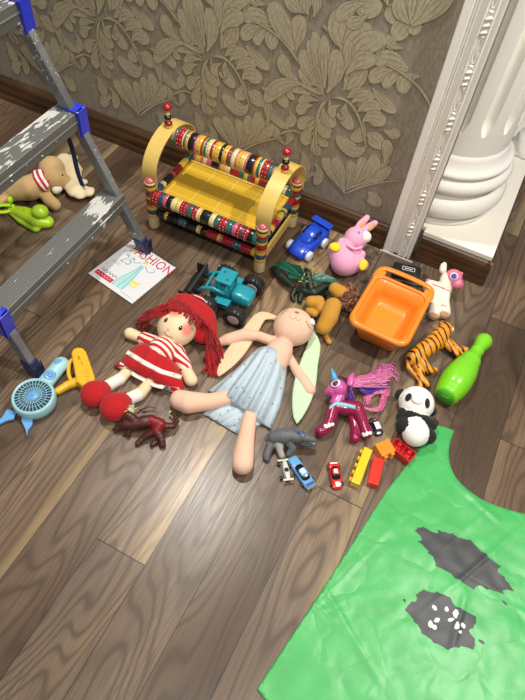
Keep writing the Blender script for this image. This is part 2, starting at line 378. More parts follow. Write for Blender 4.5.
for ir in range(-5, 2):
    for iz in (-1, 0, 1, 2, 3):
        for k, (pts, wid, stem) in enumerate(LOBES):
            q = [(x+ir*XR+(XR/2 if iz % 2 else 0)*0, z+iz*ZR) for x, z in pts]
            if max(p[1] for p in q) > 2.65 or min(p[1] for p in q)-wid < .09 or max(p[0] for p in q)+wid > -.19: continue
            if ir < -3 and iz > 1: continue
            lobe(q, wid, stem, .0012+.00004*((k*7) % 61))
tag(wall.build('wall_back', PW, fixn=False), kind='structure')

wood = N('skirting_wood'); _tc = wood.n('ShaderNodeTexCoord'); _mp = wood.n('ShaderNodeMapping'); _mp.inputs['Scale'].default_value = (2.2, 30, 45); wood.l(_tc.outputs['Object'], _mp.inputs[0])
_nz = wood.n('ShaderNodeTexNoise'); _nz.inputs['Scale'].default_value = 1; _nz.inputs['Detail'].default_value = 4; wood.l(_mp.outputs[0], _nz.inputs['Vector'])
wood.l(wood.ramp(_nz.outputs['Fac'], [(.3, '#2c1c10'), (.5, '#4d341f'), (.7, '#6e4c2e')]), wood.b.inputs['Base Color']); wood.b.inputs['Roughness'].default_value = .35
SKIRT = [(0, 0), (0, .022), (.018, .022), (.03, .018), (.045, .0185), (.085, .017), (.097, .012), (.102, .006), (.102, 0)]
def skirting(name, a, b, back, mat, scale=1):
    """a, b on the floor line of the surface; back = unit direction out of the surface"""
    mb = MB(); rings = []
    for p in (a, b): rings.append([Vector((p[0]+back[0]*(y+.0005)*scale, p[1]+back[1]*(y+.0005)*scale, z*scale)) for z, y in SKIRT])
    mb.loft(rings, smooth=False); return mb.build(name, mat)
tag(skirting('baseboard_back', (-4.4, WALLY-.002), (-.212, WALLY-.002), (0, -1), wood.m), kind='structure')

def plaster(name, c='#f1ede6'): return plain(name, c, .5, var=.03, bump=.12, bscale=40)
WHITE = plaster('white_plaster'); PLW = [WHITE]
mb = MB(); x0, x1 = -.206, -.108; w = x1-x0
prof = [(0, 0), (0, .02), (.01, .026), (.04, .029), (.24, .029), (.27, .022), (.30, .026), (.33, .026), (.345, .019), (.36, .024), (.39, .024), (.41, .013), (.56, .013), (.575, .023), (.60, .026), (.62, .020), (.80, .020), (.82, .026), (.845, .023), (.86, .016), (.93, .016), (.94, .021), (.99, .021), (1, .016), (1, 0)]
mb.loft([[Vector((x0+w*a, WALLY-.001-b, z)) for a, b in prof] for z in (0.002, 2.69)], smooth=False)
xc = x0+w*.71; yb = WALLY-.021
z = .03
while z < 2.6:
    # long rounded cartouche, rimmed, then three slanting leaves
    ring = []
    for i in range(24):
        a = 2*PI*i/24; ring.append(Vector((xc+.0065*math.copysign(abs(math.cos(a))**.8, math.cos(a)), yb-.001, z+.031+.031*math.copysign(abs(math.sin(a))**.8, math.sin(a)))))
    mb.tube(ring+[ring[0]], .0023, 6); mb.ball((xc, yb, z+.031), 1, (.0030, .0035, .022))
    for k in range(3):
        zz = z+.078+k*.017
        mb.tube([(xc-.009, yb-.001, zz-.006), (xc-.003, yb-.004, zz-.001), (xc+.004, yb-.004, zz+.004), (xc+.009, yb-.001, zz+.003)], [.0022, .0046, .0048, .0024], 7)
    mb.ball((xc, yb-.001, z+.068), 1, (.008, .004, .005)); mb.ball((xc, yb-.001, z+.128), 1, (.008, .004, .005))
    z += .1365
tag(mb.build('trim_1', WHITE), kind='structure')
mb = MB(); mb.box((-.152, WALLY-.0325, .004), (.122, .0035, .008)); tag(mb.build('trim_2', plaster('shoe_plaster', '#cfc9bd'), bevel=.001), kind='structure')

# the column on its plinth
colm = thing('column', 'white fluted plaster column on a low plinth beside the carved door casing', 'column', (-.13, 1.87, 0))
mb = MB(); mb.prism([(-.095, 1.623), (.147, 1.623), (.147, 2.6), (-.36, 2.6), (-.36, 1.648), (-.095, 1.648)], .104, .124); mb.build('plinth_slab', plaster('slab_plaster', '#efe9dc'), colm, bevel=.003)
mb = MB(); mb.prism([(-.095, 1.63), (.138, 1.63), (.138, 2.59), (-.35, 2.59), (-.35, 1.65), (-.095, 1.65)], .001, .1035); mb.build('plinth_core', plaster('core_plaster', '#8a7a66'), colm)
mb = MB()
for a, b, bk in (((-.093, 1.629), (.157, 1.629), (0, -1)), ((.139, 1.61), (.139, 2.6), (1, 0))):
    mb.loft([[Vector((p[0]+bk[0]*y, p[1]+bk[1]*y, .001+z)) for z, y in SKIRT] for p in (a, b)], smooth=False)
mb.build('plinth_board', wood.m, colm, label='dark brown wood board around the plinth')
XCc, YCc = -.13, 1.87
bp = [(.124, .19), (.126, .206), (.143, .207), (.146, .198), (.156, .196), (.160, .208), (.170, .220), (.188, .227), (.205, .227), (.221, .219), (.231, .206), (.234, .199), (.246, .196), (.254, .200), (.258, .209), (.268, .217), (.281, .219), (.292, .213), (.300, .203), (.303, .197), (.312, .197), (.315, .204), (.326, .204), (.330, .196), (.342, .184), (.360, .176), (.38, .172)]
mb = MB(); mb.lathe((XCc, YCc, 0), (XCc, YCc, 1), bp, 72); mb.build('column_base', WHITE, colm)
mb = MB(); rings = []; NF = 14; per = 26
for z in [.38, .43, .451, .453, .456, .460, .466, .474, .485, .5, .52, 1.0, 1.6, 2.2, 2.69]:
    g = 0 if z < .4525 else min(1, math.sqrt(min(1, (z-.452)/.04))); out = []
    for i in range(NF*per):
        a = 2*PI*i/(NF*per)+.12; f = ((i % per)+.5)/per
        hw = .225*max(.2, g); c = abs(f-.5)
        dpt = .022*g*math.sqrt(max(0, 1-(c/hw)**2)) if c < hw else 0
        r = .172-dpt; out.append(Vector((XCc+r*math.cos(a), YCc+r*math.sin(a), z)))
    rings.append(out)
mb.loft(rings, smooth=False); mb.build('column_shaft', WHITE, colm)
# ================================================================ STEP LADDER
def metal_mat():
    m = N('splattered_aluminium'); tc = m.n('ShaderNodeTexCoord')
    n1 = m.n('ShaderNodeTexNoise'); n1.inputs['Scale'].default_value = 9; n1.inputs['Detail'].default_value = 5; m.l(tc.outputs['Object'], n1.inputs['Vector'])
    base = m.ramp(n1.outputs['Fac'], [(.35, '#6e7072'), (.6, '#8d8f90')])
    n2 = m.n('ShaderNodeTexNoise'); n2.inputs['Scale'].default_value = 110; n2.inputs['Detail'].default_value = 3; m.l(tc.outputs['Object'], n2.inputs['Vector'])
    n3 = m.n('ShaderNodeTexNoise'); n3.inputs['Scale'].default_value = 7; m.l(tc.outputs['Object'], n3.inputs['Vector'])
    s = m.math('GREATER_THAN', m.math('ADD', m.math('MULTIPLY', n2.outputs['Fac'], .55), m.math('MULTIPLY', n3.outputs['Fac'], .5)), .655)
    m.l(m.mix(s, base, '#dcdad4'), m.b.inputs['Base Color']); m.b.inputs['Metallic'].default_value = .45; m.b.inputs['Roughness'].default_value = .5
    m.bump(s, .3, .0006); return m.m
def tread_mat():
    m = N('worn_ribbed_tread'); tc = m.n('ShaderNodeTexCoord'); g = m.n('ShaderNodeSeparateXYZ'); m.l(tc.outputs['Object'], g.inputs[0])
    n1 = m.n('ShaderNodeTexNoise'); n1.inputs['Scale'].default_value = 1; n1.inputs['Detail'].default_value = 5; mp = m.n('ShaderNodeMapping'); mp.inputs['Scale'].default_value = (95, 22, 20); m.l(tc.outputs['Object'], mp.inputs[0]); m.l(mp.outputs[0], n1.inputs['Vector'])
    n2 = m.n('ShaderNodeTexNoise'); n2.inputs['Scale'].default_value = 6.5; n2.inputs['Detail'].default_value = 1; m.l(tc.outputs['Object'], n2.inputs['Vector'])
    nrm = m.n('ShaderNodeNewGeometry'); sp = m.n('ShaderNodeSeparateXYZ'); m.l(nrm.outputs['Normal'], sp.inputs[0])
    s = m.math('GREATER_THAN', m.math('ADD', m.math('MULTIPLY', n1.outputs['Fac'], .5), m.math('MULTIPLY', n2.outputs['Fac'], .62)), m.math('SUBTRACT', .70, m.math('MULTIPLY', sp.outputs[2], .068)))
    m.l(m.mix(s, '#6d6e6b', '#d5d5d0'), m.b.inputs['Base Color']); m.b.inputs['Metallic'].default_value = .3; m.b.inputs['Roughness'].default_value = .5
    w = m.n('ShaderNodeTexWave'); w.bands_direction = 'X'; w.inputs['Scale'].default_value = 40; m.l(tc.outputs['Object'], w.inputs['Vector']); m.bump(w.outputs['Fac'], .3, .002); return m.m
ALU, TRD = metal_mat(), tread_mat(); BLUEP = plastic('#2434c4', .4); NAVY = plastic('#23264f', .5)
lad = thing('step_ladder', 'paint-splattered grey aluminium step ladder with blue plastic corner clips', 'ladder', (-1.1, .875, 0))
def lx(z): return -.914-.35*z
def ly(z, s): return .875+s*(.287-.07*z)
for s in (1, -1):
    zb = .012 if s > 0 else .004
    mb = MB(); mb.bar((lx(.05)-.006, ly(.05, s), .05), (lx(1.45)-.013, ly(1.45, s), 1.45), .024, .034, up=(1, 0, .35)); st = mb.build('stringer', ALU, lad, bevel=.003)
    mb = MB(); rings = []
    for z, e in ((zb, .0045), (.02, .005), (.055, .003), (.06, .002)):
        cx, cy = lx(z)-.003, ly(z, s); a, b = .012+e, .019+e; rings.append([Vector((cx+i*b, cy+j*a, z)) for i, j in ((-1, -.6), (-.8, -1), (.8, -1), (1, -.6), (1, .6), (.8, 1), (-.8, 1), (-1, .6))])
    mb.loft(rings, smooth=False)
    for k in range(5): mb.box((lx(.03)+.0215, ly(.03, s)-.014+.007*k, .035), (.003, .003, .05))
    mb.build('rubber_foot', NAVY, lad, label='navy ribbed rubber foot')
for k, z in enumerate((.23, .50, .775, 1.04)):
    xf, xb = lx(z)+.022, lx(z)-.050; ya, yb_ = ly(z, -1)-.013, ly(z, 1)+.013
    mb = MB(); mb.box(((xf+xb)/2, .875, z-.004), (xf-xb, yb_-ya, .008)); mb.box((xf-.003, .875, z-.029), (.006, yb_-ya-.001, .044)); mb.box((xf+.001, .875, z-.024), (.006, yb_-ya-.002, .005))
    mb.box((xb+.003, .875, z-.02), (.004, yb_-ya-.002, .03))
    t = mb.build('tread', TRD, lad, bevel=.0015)
    mb = MB()
    for q in range(4): mb = MB(); mb.ball((xf+.001, yb_-.12-.06*q, z-.028-.01*(q % 2)), .003); mb.build('rivet', plastic('#c9c9c9'), t)
    for s in ((1, -1) if k else (-1,)):
        y = yb_ if s > 0 else ya; mb = MB()
        mb.box((xf-.018, y+s*.006, z-.034), (.056, .012, .086)); mb.box((xf-.018, y-s*.008, z+.004), (.056, .038, .008)); mb.box((xf+.006, y-s*.006, z-.034), (.010, .036, .084))
        mb.ball((xf-.01, y+s*.008, z-.035), .004)
        mb.build('corner_clip', BLUEP, lad, bevel=.002, label='bright blue plastic corner clip')
mb = MB(); mb.box((lx(1.22)-.10, .875, 1.225), (.26, .44, .02)); mb.build('top_platform', TRD, lad, bevel=.003)
for s in (1, -1):
    mb = MB(); mb.bar((-1.93, .875+s*.30, .05), (-1.47, .875+s*.20, 1.2), .024, .03); mb.build('rear_leg', ALU, lad, bevel=.003)
    mb = MB(); mb.box((-1.936, .875+s*.301, .03), (.045, .036, .058)); mb.build('rubber_foot', NAVY, lad, bevel=.004)
mb = MB(); mb.bar((-1.76, .62, .5), (-1.76, 1.13, .5), .02, .02); mb.build('rear_brace', ALU, lad)
mb = MB(); p0 = WY(66, 132, 1.125); p1 = WY(83, 186, 1.125); pts = [p0.lerp(p1, t)+Vector((.004*math.sin(6*t), 0, 0)) for t in [i/8 for i in range(9)]]
mb.loft([[p+Vector((i*.0075, j*.0025, 0)) for i, j in ((-1, -1), (1, -1), (1, 1), (-1, 1))] for p in pts], smooth=False)
for i in range(5): mb.tube([p1+Vector((-.006+.003*i, 0, 0)), p1+Vector((-.008+.004*i, 0, -.014-.003*(i % 2)))], .0008, 4)
mb.build('strap', cloth('#1b2a55'), lad, label='navy webbing strap with a frayed end')

# ================================================================ PAINTED BENCH
LQ = [paint(c) for c in ('#981425', '#d0a93c', '#121114', '#2a5f5a', '#d8c68c', '#c05a68', '#274766', '#b8842a', '#4a6f38', '#cdb98c')]
def bands(n, seed, seq=None):
    r = random.Random(seed); out = []; last = -1
    for i in range(n):
        c = r.choice([0, 0, 0, 1, 1, 1, 2, 2, 3, 3, 5, 6, 4]);
        while c == last: c = r.choice([0, 1, 2, 3, 4, 5, 7])
        out.append((c, r.choice([1.4, 2.2, 2.6]) if c in (0, 2) else r.choice([.5, .7, 1, 1.3]))); last = c
    return seq or out
def banded(p0, p1, r, seq, n=20, ends=(), dots=False, groove=.04):
    tot = sum(w for _, w in seq); t = 0; prof = []; ms = []
    for c, w in seq:
        a, b = t/tot, (t+w)/tot; e = (b-a)*.12
        if prof: ms.append(c)
        prof += [(a, r*(1-groove)), (a+e, r), (b-e, r), (b, r*(1-groove))]; ms += [c, c, c]; t += w
    mb = MB(); mb.lathe(p0, p1, prof, n, ms)
    if dots:
        p0 = Vector(p0); p1 = Vector(p1); d = (p1-p0).normalized(); a = d.cross(Vector((0, 0, 1))).normalized(); b = d.cross(a); t = 0
        for c, w in seq:
            m_ = (t+w/2)/tot; t += w
            if w > 1.3 and c != 2:
                mb.cur = 2 if c in (1, 4) else 4
                for q in (-.22, .22) if w > 2 else (0,):
                    for i in range(14):
                        an = 2*PI*i/14; mb.ball(p0.lerp(p1, m_+q*w/tot)+(a*math.cos(an)+b*math.sin(an))*r*.985, .0018, n=6)
    return mb
YF, YBk, XL, XRt = 1.283, 1.54, -.963, -.545
ben = thing('toy_bench', 'painted wooden toy bench with striped lacquer rails and yellow hoop ends', 'toy bench', ((XL+XRt)/2, (YF+YBk)/2, 0))
WOODN = plain('bare_turned_wood', '#c9a878', .5, var=.15, scale=40)
YEL = plain('yellow_ply_band', '#d6b763', .4, var=.12, scale=18, coat=.2)
def yelseat():
    m = N('yellow_seat_panels'); tc = m.n('ShaderNodeTexCoord'); sp = m.n('ShaderNodeSeparateXYZ'); m.l(tc.outputs['Object'], sp.inputs[0])
    fx = m.math('FRACT', m.math('MULTIPLY', sp.outputs[0], 11)); ln = m.math('LESS_THAN', fx, .03); fy = m.math('FRACT', m.math('MULTIPLY', m.math('ADD', sp.outputs[1], .5), 7)); l2 = m.math('LESS_THAN', fy, .02)
    c = m.mix(m.math('MAXIMUM', ln, l2), '#cda52e', '#dcc05c'); m.l(c, m.b.inputs['Base Color']); m.b.inputs['Roughness'].default_value = .3; return m.m
for x in (XL, XRt):
    for y in (YF, YBk):
        mb = banded((x, y, .002), (x, y, .20), .020, [(9, 3.4), (1, .8), (6, 1.2), (1, .8), (7, .6), (0, 1.5), (1, .7), (3, .9), (0, .8), (1, .9), (2, .4), (4, .5)], n=18); mb.cur = 5; mb.ball((x, y, .198), 1, (.019, .019, .016)); mb.build('leg', LQ, ben)
    # hoop
    mb = MB(); rings = []; cy = (YF+YBk)/2; n = 44; sgn = -1 if x == XL else 1; wd = .026
    for i in range(n+1):
        a = -.12+(PI+.24)*i/n; rr = .128+.014*abs(math.sin(2*a)); yy = cy-rr*math.cos(a); zz = .193+.135*math.sin(a)
        yi = cy-(rr-.004)*math.cos(a); zi = .193+.131*math.sin(a); xx = x
        rings.append([Vector((xx-wd, yy, zz)), Vector((xx+wd, yy, zz)), Vector((xx+wd, yi, zi)), Vector((xx-wd, yi, zi))])
    mb.loft(rings, smooth=False); mb.build('hoop', YEL, ben, label='bent yellow plywood hoop')
    mb = MB(); mb.mat(1).lathe((x, cy, .325), (x, cy, .42), [(0, .012), (.1, .014), (.12, .012)], 16); mb.cur = 0
    for c, z, r_ in ((0, .341, .0135), (2, .362, .0125), (1, .356, .010), (4, .374, .008), (0, .398, .0155)): mb.cur = c; mb.ball((x, cy, z), 1, (r_, r_, r_*.8))
    mb.mat(1).cyl((x, cy, .33), (x, cy, .39), .006, 10); mb.build('finial', LQ, ben)
    mb = banded((x, YF, .135), (x, YBk, .135), .0125, bands(9, 5 if x == XL else 9), n=12, groove=.15); mb.build('side_rail', LQ, ben)
cy = (YF+YBk)/2
top = banded((XL+.035, cy, .305), (XRt-.035, cy, .305), .032, [(3, .8), (0, 2.2), (4, .4), (3, .6), (7, .5), (1, .5), (2, 2.1), (5, .7), (1, 1.7), (0, .6), (7, .5), (3, .7), (4, 1.4), (0, .9), (1, 2.2), (2, 1.1), (1, 1.5), (0, .9), (3, .6), (4, 1.3), (5, .6), (1, 2.0), (4, .5), (5, .7), (2, 2.1), (0, .5), (1, .9), (3, .9), (4, .5), (0, 2.3), (3, .9)], n=28, dots=True)
top.build('top_rail', LQ, ben, label='thick striped and dotted top rail')
for x, s in ((XL, 1), (XRt, -1)): mb = MB(); mb.lathe((x-s*.012, cy, .305), (x+s*.04, cy, .305), [(0, .012), (.3, .016), (1, .024)], 20); mb.build('rail_end', WOODN, ben)
banded((XL+.012, YF, .142), (XRt-.012, YF, .142), .0235, bands(24, 21), n=20, dots=True).build('front_rail', LQ, ben)
banded((XL+.012, YBk, .142), (XRt-.012, YBk, .142), .019, bands(24, 33), n=16).build('back_rail', LQ, ben)
banded((XL+.012, YF+.006, .068), (XRt-.012, YF+.006, .068), .015, bands(17, 41, None), n=14, groove=.12).build('lower_rail', LQ, ben)
banded((XL+.012, YBk-.006, .068), (XRt-.012, YBk-.006, .068), .012, bands(26, 44, None), n=14, groove=.12).build('lower_rail', LQ, ben)
mb = MB(); mb.box(((XL+XRt)/2, cy, .128), (XRt-XL-.024, YBk-YF-.03, .008)); mb.build('seat', yelseat(), ben, bevel=.002)
for y in (YF+.02, YBk-.02): mb = MB(); mb.box(((XL+XRt)/2, y, .125), (XRt-XL-.03, .012, .022)); mb.build('seat_frame', YEL, ben)
mb = MB(); mb.box(((XL+XRt)/2, cy, .036), (XRt-XL-.034, YBk-YF-.04, .008)); mb.build('lower_shelf', paint('#27302f', .4), ben)
for x in (XL, XRt):
    mb = MB(); mb.box((x, cy, .045), (.008, YBk-YF-.034, .038)); mb.build('side_board', YEL, ben)
# ================================================================ SKETCHBOOK
def wr(p): return p
bk = thing('sketchbook', 'white spiral sketchbook with FASHION in red on its cover, under a ladder foot', 'sketchbook', (-.907, 1.061, 0), math.radians(-10.5))
mb = MB(); mb.box((0, 0, .0035), (.197, .205, .004)); mb.build('pages', plain('paper', '#d9d7cf', .8, var=.03), bk, local=True)
mb = MB(); mb.box((0, 0, .0061), (.199, .207, .0009)); cov = mb.build('cover', plain('cover_card', '#dcdde0', .35, var=.03, coat=.3), bk, local=True)
def ink(c): return plain('ink_'+c.strip('#'), c, .5, var=.05)
def T(x, y, z=.00665, a=0, sx=1, sy=1): return Matrix.Translation((x, y, z)) @ Matrix.Rotation(a, 4, 'Z') @ Matrix.Diagonal((sx, sy, 1, 1))
text_mesh('FASHION', .05, T(.018, .075, sx=.86, sy=1.1), cov, 'title', ink('#b8203a'))
text_mesh('25', .045, T(-.045, .022, a=0, sy=1.25), cov, 'number', ink('#8fb0ac'))

def flat(name, items, m, par=cov, z=.0067):
    mb = MB()
    for it in items:
        if it[0] == 'b': _, x, y, w_, h_, a = it; mb.box((x, y, z), (w_, h_, .0003), Matrix.Rotation(a, 3, 'Z'))
        elif it[0] == 'l':
            P = smoothpath(it[1], 5); mb.tube([(x, y, z) for x, y in P], it[2], 5, .35)
        elif it[0] == 'p': mb.prism(it[1], z-.0002, z+.0002)
    return mb.build(name, m, par, local=True)
flat('red_banner', [('b', -.052, -.078, .075, .018, 0)], ink('#c61f3f'))
flat('banner_script', [('l', [(-.083+i*.0062, -.078+(.004 if i % 2 else -.004)) for i in range(11)], .0006)], ink('#f2e6e6'), z=.0071)
flat('script_line', [('l', [(-.085+i*.007, -.058+(.006 if i % 2 else -.004)) for i in range(11)], .0011)], ink('#3a3a40'))
flat('sketched_dress', [('p', [(.005, .04), (.018, .038), (.022, .01), (.038, -.04), (.036, -.085), (-.012, -.085), (-.006, -.04), (.004, .008)])], ink('#a9d6d6'))
flat('dress_line', [('l', [(.008, .035), (.004, 0), (-.008, -.05), (-.008, -.085)], .0009), ('l', [(.014, .03), (.014, -.02), (.012, -.085)], .0009), ('l', [(.018, .035), (.024, -.01), (.032, -.08)], .0009),
     ('l', [(.0, .045), (-.02, .03), (-.035, .045)], .001), ('l', [(.02, .04), (.045, .028), (.06, .04), (.05, .05)], .001), ('l', [(.006, .045), (.01, .062), (.018, .05)], .001)], ink('#3f8f96'), z=.0071)
for it_ in [('b', .045, -.035, .035, .012, .2), ('b', .05, -.05, .022, .008, .2), ('b', -.06, .068, .02, .007, 0), ('b', .012, .054, .014, .014, .5)]: flat('yellow_note', [it_], ink('#e4d35a'), z=.0069)
for it_ in [('b', -.07, .05, .03, .0012, 0), ('b', -.068, .044, .034, .0012, 0), ('b', -.066, -.005, .04, .0012, 0), ('b', -.066, -.012, .034, .0012, 0), ('b', -.03, .075, .02, .0015, 0), ('b', -.085, -.03, .012, .0012, 0), ('b', .06, -.09, .05, .001, 0)]: flat('caption_line', [it_], ink('#7d7f86'))
mb = MB()
for i in range(26):
    x = -.09+i*.0072; mb.tube([(x, .1035+.004*math.cos(a), .0056+.0046*math.sin(a)) for a in [2*PI*k/10 for k in range(11)]], .0007, 5)
mb.build('spiral_wire', plain('black_wire', '#26282c', .4, metal=.5), bk, local=True)

# ================================================================ LEFT SIDE TOYS
TAN, CREAM = cloth('#c3a270'), cloth('#e3d2ab')
pa = thing('plush_animal', 'tan plush animal with large cream ears and a red-striped scarf, lying behind the ladder', 'plush toy', W(48, 190))
body = blob('body', C([(14, 192, 9), (30, 188, 12.5), (42, 182, 11)])+C([(52, 169, 12.5, .065)])+C([(54, 179, 11.5, .05), (64, 182, 8, .03)])+C([(43, 192, 6), (50, 201, 6.5), (55, 205, 6)])+C([(12, 196, 6), (-2, 202, 6)])+C([(10, 186, 7), (2, 190, 7)]), [TAN], pa, voxel=.004, smooth=3)
blob('ear', C([(64, 159, 7.5), (70, 166, 9.5), (74, 175, 8)], flat=.5, dz=.02)+C([(64, 160, 6), (73, 158, 5)], flat=.5, dz=.022)+C([(74, 166, 6), (79, 170, 4)], flat=.5, dz=.018), [CREAM], pa, voxel=.0035, label='cream ear spread behind the head')
blob('ear', C([(70, 183, 8), (76, 190, 9.5), (88, 192, 6.5)], flat=.5, dz=.012)+C([(74, 184, 8.5), (84, 182, 4)], flat=.5, dz=.012)+C([(80, 194, 7), (91, 190, 4)], flat=.5, dz=.01), [CREAM], pa, voxel=.0035, label='cream ear spread on the floor')
mb = MB(); spot(mb, body, 62.5, 175, 1.2, th=.6); mb.build('eye', plastic('#15120f', .15), pa)
blob('muzzle', C([(56, 190, 4.2, .034), (59, 189, 3.2, .034)]), [cloth('#eee6d6')], pa, voxel=.0025)
mb = MB(); pts = [W(x, y, z) for x, y, z in smoothpath([(38, 172, .085), (39, 178, .085), (42, 184, .07), (48, 186, .06)], 5)]
mb.tube(pts, .02, 12, .6); mb.build('scarf', stripes('scarf_stripes', '#c22438', '#f1ece2', (.6, .7, .4), .017), pa)

LIME = plastic('#a8cf1f', .35)
gt = thing('lime_toy', 'lime green plastic toy with a round dome and forked tail, lying under the ladder', 'plastic toy', W(32, 215))
blob('body', C([(13, 210, 5), (25, 214, 8), (38, 220, 9.5), (47, 222, 7)], flat=.8)+C([(12, 212, 4), (22, 220, 5), (36, 228, 5)], flat=.7), [LIME], gt, voxel=.0025, smooth=3)
blob('dome', C([(40, 212, 8.3, .055)], flat=.8), [LIME], gt, voxel=.0025)
mb = MB(); mb.tube([W(*p) for p in smoothpath([(14, 206, .03), (6, 205, .03), (-6, 206, .03)], 4)], .008, 8, .5); mb.tube([W(*p) for p in smoothpath([(12, 210, .02), (4, 212, .02), (-6, 212, .02)], 4)], .008, 8, .5); mb.ball(W(10, 200, .04), 1, (.01, .012, .014)); mb.build('tail', LIME, gt)
for q in ((11, 205, .041), (24, 210, .046)): mb = MB(); mb.ball(W(*q), .003); mb.build('pin', plastic('#6c8a10'), gt)

# hand fan
fan = thing('hand_fan', 'pale blue handheld fan with a round slotted grille, lying beside the yellow toy pistol', 'fan', W(34, 397))
FB, FD, FM = plastic('#9fcfd6', .4), plain('fan_dark', '#26333a', .6), plastic('#6aa7e0', .35)
c0 = W(33, 396, .042); k = px(c0); rF = 21.5*k
mb = MB(); mb.lathe((c0.x, c0.y, .003), (c0.x, c0.y, .046), [(0, rF*.86), (.12, rF*.97), (.5, rF), (.85, rF*.985), (1, rF*.93), (1.0, rF*.86), (.9, rF*.84), (.9, .0001)], 48); hs = mb.build('housing', FB, fan)
mb = MB(); mb.cyl((c0.x, c0.y, .0405), (c0.x, c0.y, .0426), rF*.83, 40); mb.build('shadow_well', FD, fan)
mb = MB()
for i in range(30):
    a = 2*PI*i/30; a2 = a+.18; mb.bar((c0.x+rF*.24*math.cos(a), c0.y+rF*.24*math.sin(a), .0455), (c0.x+rF*.86*math.cos(a2), c0.y+rF*.86*math.sin(a2), .0445), .0016, .002)
for q in (.40, .62): mb.tube([(c0.x+rF*q*math.cos(2*PI*i/40), c0.y+rF*q*math.sin(2*PI*i/40), .045) for i in range(41)], .0008, 5)
mb.build('grille', plastic('#8ec3dc', .4), fan)
mb = MB(); mb.lathe((c0.x, c0.y, .043), (c0.x, c0.y, .050), [(0, rF*.24), (.5, rF*.24), (.7, rF*.18), (.7, .0001)], 28); mb.ball((c0.x, c0.y, .05), 1, (.004, .004, .002)); mb.build('hub', FM, fan)
blob('handle', C([(46, 382, 8.5), (55, 371, 8.2), (61, 364, 8.0)], flat=.8), [FB], fan, voxel=.0025, smooth=3)
hd = [o for o in fan.children if o.name.startswith('handle')][0]
mb = MB(); spot(mb, hd, 50, 375, 6, 5, -.8, .12); mb.build('switch', FM, fan); sw = [o for o in fan.children if o.name.startswith('switch')][0]
mb = MB(); spot(mb, hd, 50, 375.3, 3, 3, -.8, .5, .001); mb.build('button', plastic('#5c97d4'), sw)
mb = MB(); spot(mb, hd, 58, 361.5, 4, 2.8, -.6, .15); mb.build('badge', FM, fan)
for P in ([(8, 410), (17, 413), (14, 420), (6, 422), (-4, 427), (-5, 424), (2, 419)], [(22, 416), (33, 418), (33, 425), (28.5, 431), (27.5, 437), (26, 431), (22, 422)]):
    mb = MB(); q = [W(x, y, .006) for x, y in P]; mb.prism([(p.x, p.y) for p in q], .004, .014); mb.build('foot', FM, fan, bevel=.002)

# toy pistol
YP = plastic('#eab527', .35)
gun = thing('toy_pistol', 'yellow plastic toy pistol lying between the fan and the red shoe', 'toy gun', W(76, 370))
def slab(name, P, z0, z1, m, par, bevel=.003, **kw):
    q = [W(x, y, z0) for x, y in P]; mb = MB(); mb.prism([(p.x, p.y) for p in q], z0, z1); return mb.build(name, m, par, bevel=bevel, **kw)
slab('barrel', [(73, 359), (75, 355), (79, 353), (85, 354), (88, 358), (92, 369), (97, 384), (94, 391), (84, 392), (78, 387), (76, 375)], .004, .038, YP, gun, bevel=.007)
blob('grip', C([(58, 391, 3.8), (68, 385, 4.4), (79, 381, 5)], flat=1.1), [YP], gun, voxel=.0022)
q = [W(x, y, .018) for x, y in smoothpath([(76, 358), (70, 362), (68.5, 372), (71, 380), (78, 384)], 4)]
mb = MB(); mb.tube(q, .006, 10); mb.build('trigger_guard', YP, gun)
q = [W(x, y, .018) for x, y in smoothpath([(77, 366), (73.5, 370), (75, 374)], 4)]; mb = MB(); mb.tube(q, .005, 8); mb.build('trigger', plastic('#5a2f1d'), gun)
brl = [o for o in gun.children if o.name.startswith('barrel')][0]
for i in range(6): mb = MB(); spot(mb, brl, 86+i*.5, 370+i*2.1, 2.8, .35, -.15, .3); mb.build('groove', plastic('#c78a1a'), gun)
for q_ in ((79, 358, 3.0, 1.2, 1.2, .3), (82, 363, 3.0, .5, 1.2, .3)): mb = MB(); spot(mb, brl, *q_); mb.build('groove', plastic('#c78a1a'), gun)

# ================================================================ RAG DOLL
SK = cloth('#e8cfa9', .2); RED = cloth('#b50d16'); RDK = cloth('#9c1219'); WH = cloth('#ece6dc')
dl = thing('rag_doll', 'red-haired rag doll in a striped jumper and red skirt lying on its back', 'doll', W(150, 365))
def spots(o, name, m, par, *L, **kw):
    for l in L: mb = MB(); spot(mb, o, *l); mb.build(name, m, par, **kw)
def blush_skin():
    m = N('blushed_cloth_skin'); g = m.n('ShaderNodeNewGeometry'); rt = ROOT[dl].translation; fac = None
    tc = m.n('ShaderNodeTexCoord')
    for x, y, z in ((176, 316, .09), (188, 330, .09)):
        c = W(x, y, z)-rt; d = m.n('ShaderNodeVectorMath', operation='DISTANCE'); m.l(tc.outputs['Object'], d.inputs[0]); d.inputs[1].default_value = c
        f = m.math('MAXIMUM', 0, m.math('SUBTRACT', 1, m.math('DIVIDE', d.outputs['Value'], .027))); fac = f if fac is None else m.math('ADD', fac, f)
    m.l(m.mix(m.math('MINIMUM', .8, m.math('MULTIPLY', fac, 1.5)), '#e8cfa9', '#dd6a62'), m.b.inputs['Base Color']); m.b.inputs['Roughness'].default_value = .85; return m.m
SKB = blush_skin()
face = blob('body', C([(177, 328, 19.5, .055)], flat=.85)+C([(168, 343, 7, .03), (162, 352, 14, .035), (156, 359, 10, .03)])+C([(155, 343, 6), (142, 338.5, 5.5), (130, 333.5, 6.2)])
   + C([(178, 352, 6), (184, 366, 5.6), (191, 380, 6.8)])+C([(135, 364, 5), (122, 377, 6), (107, 387, 6)])+C([(150, 382, 5.5), (140, 394, 6.5), (122, 402, 6.5)])
   + C([(120, 379, 6.2), (104, 388, 6.5)], 1)+C([(138, 395, 6.8), (118, 404, 6.6)], 1), [SKB, WH], dl, voxel=.0035, smooth=3)
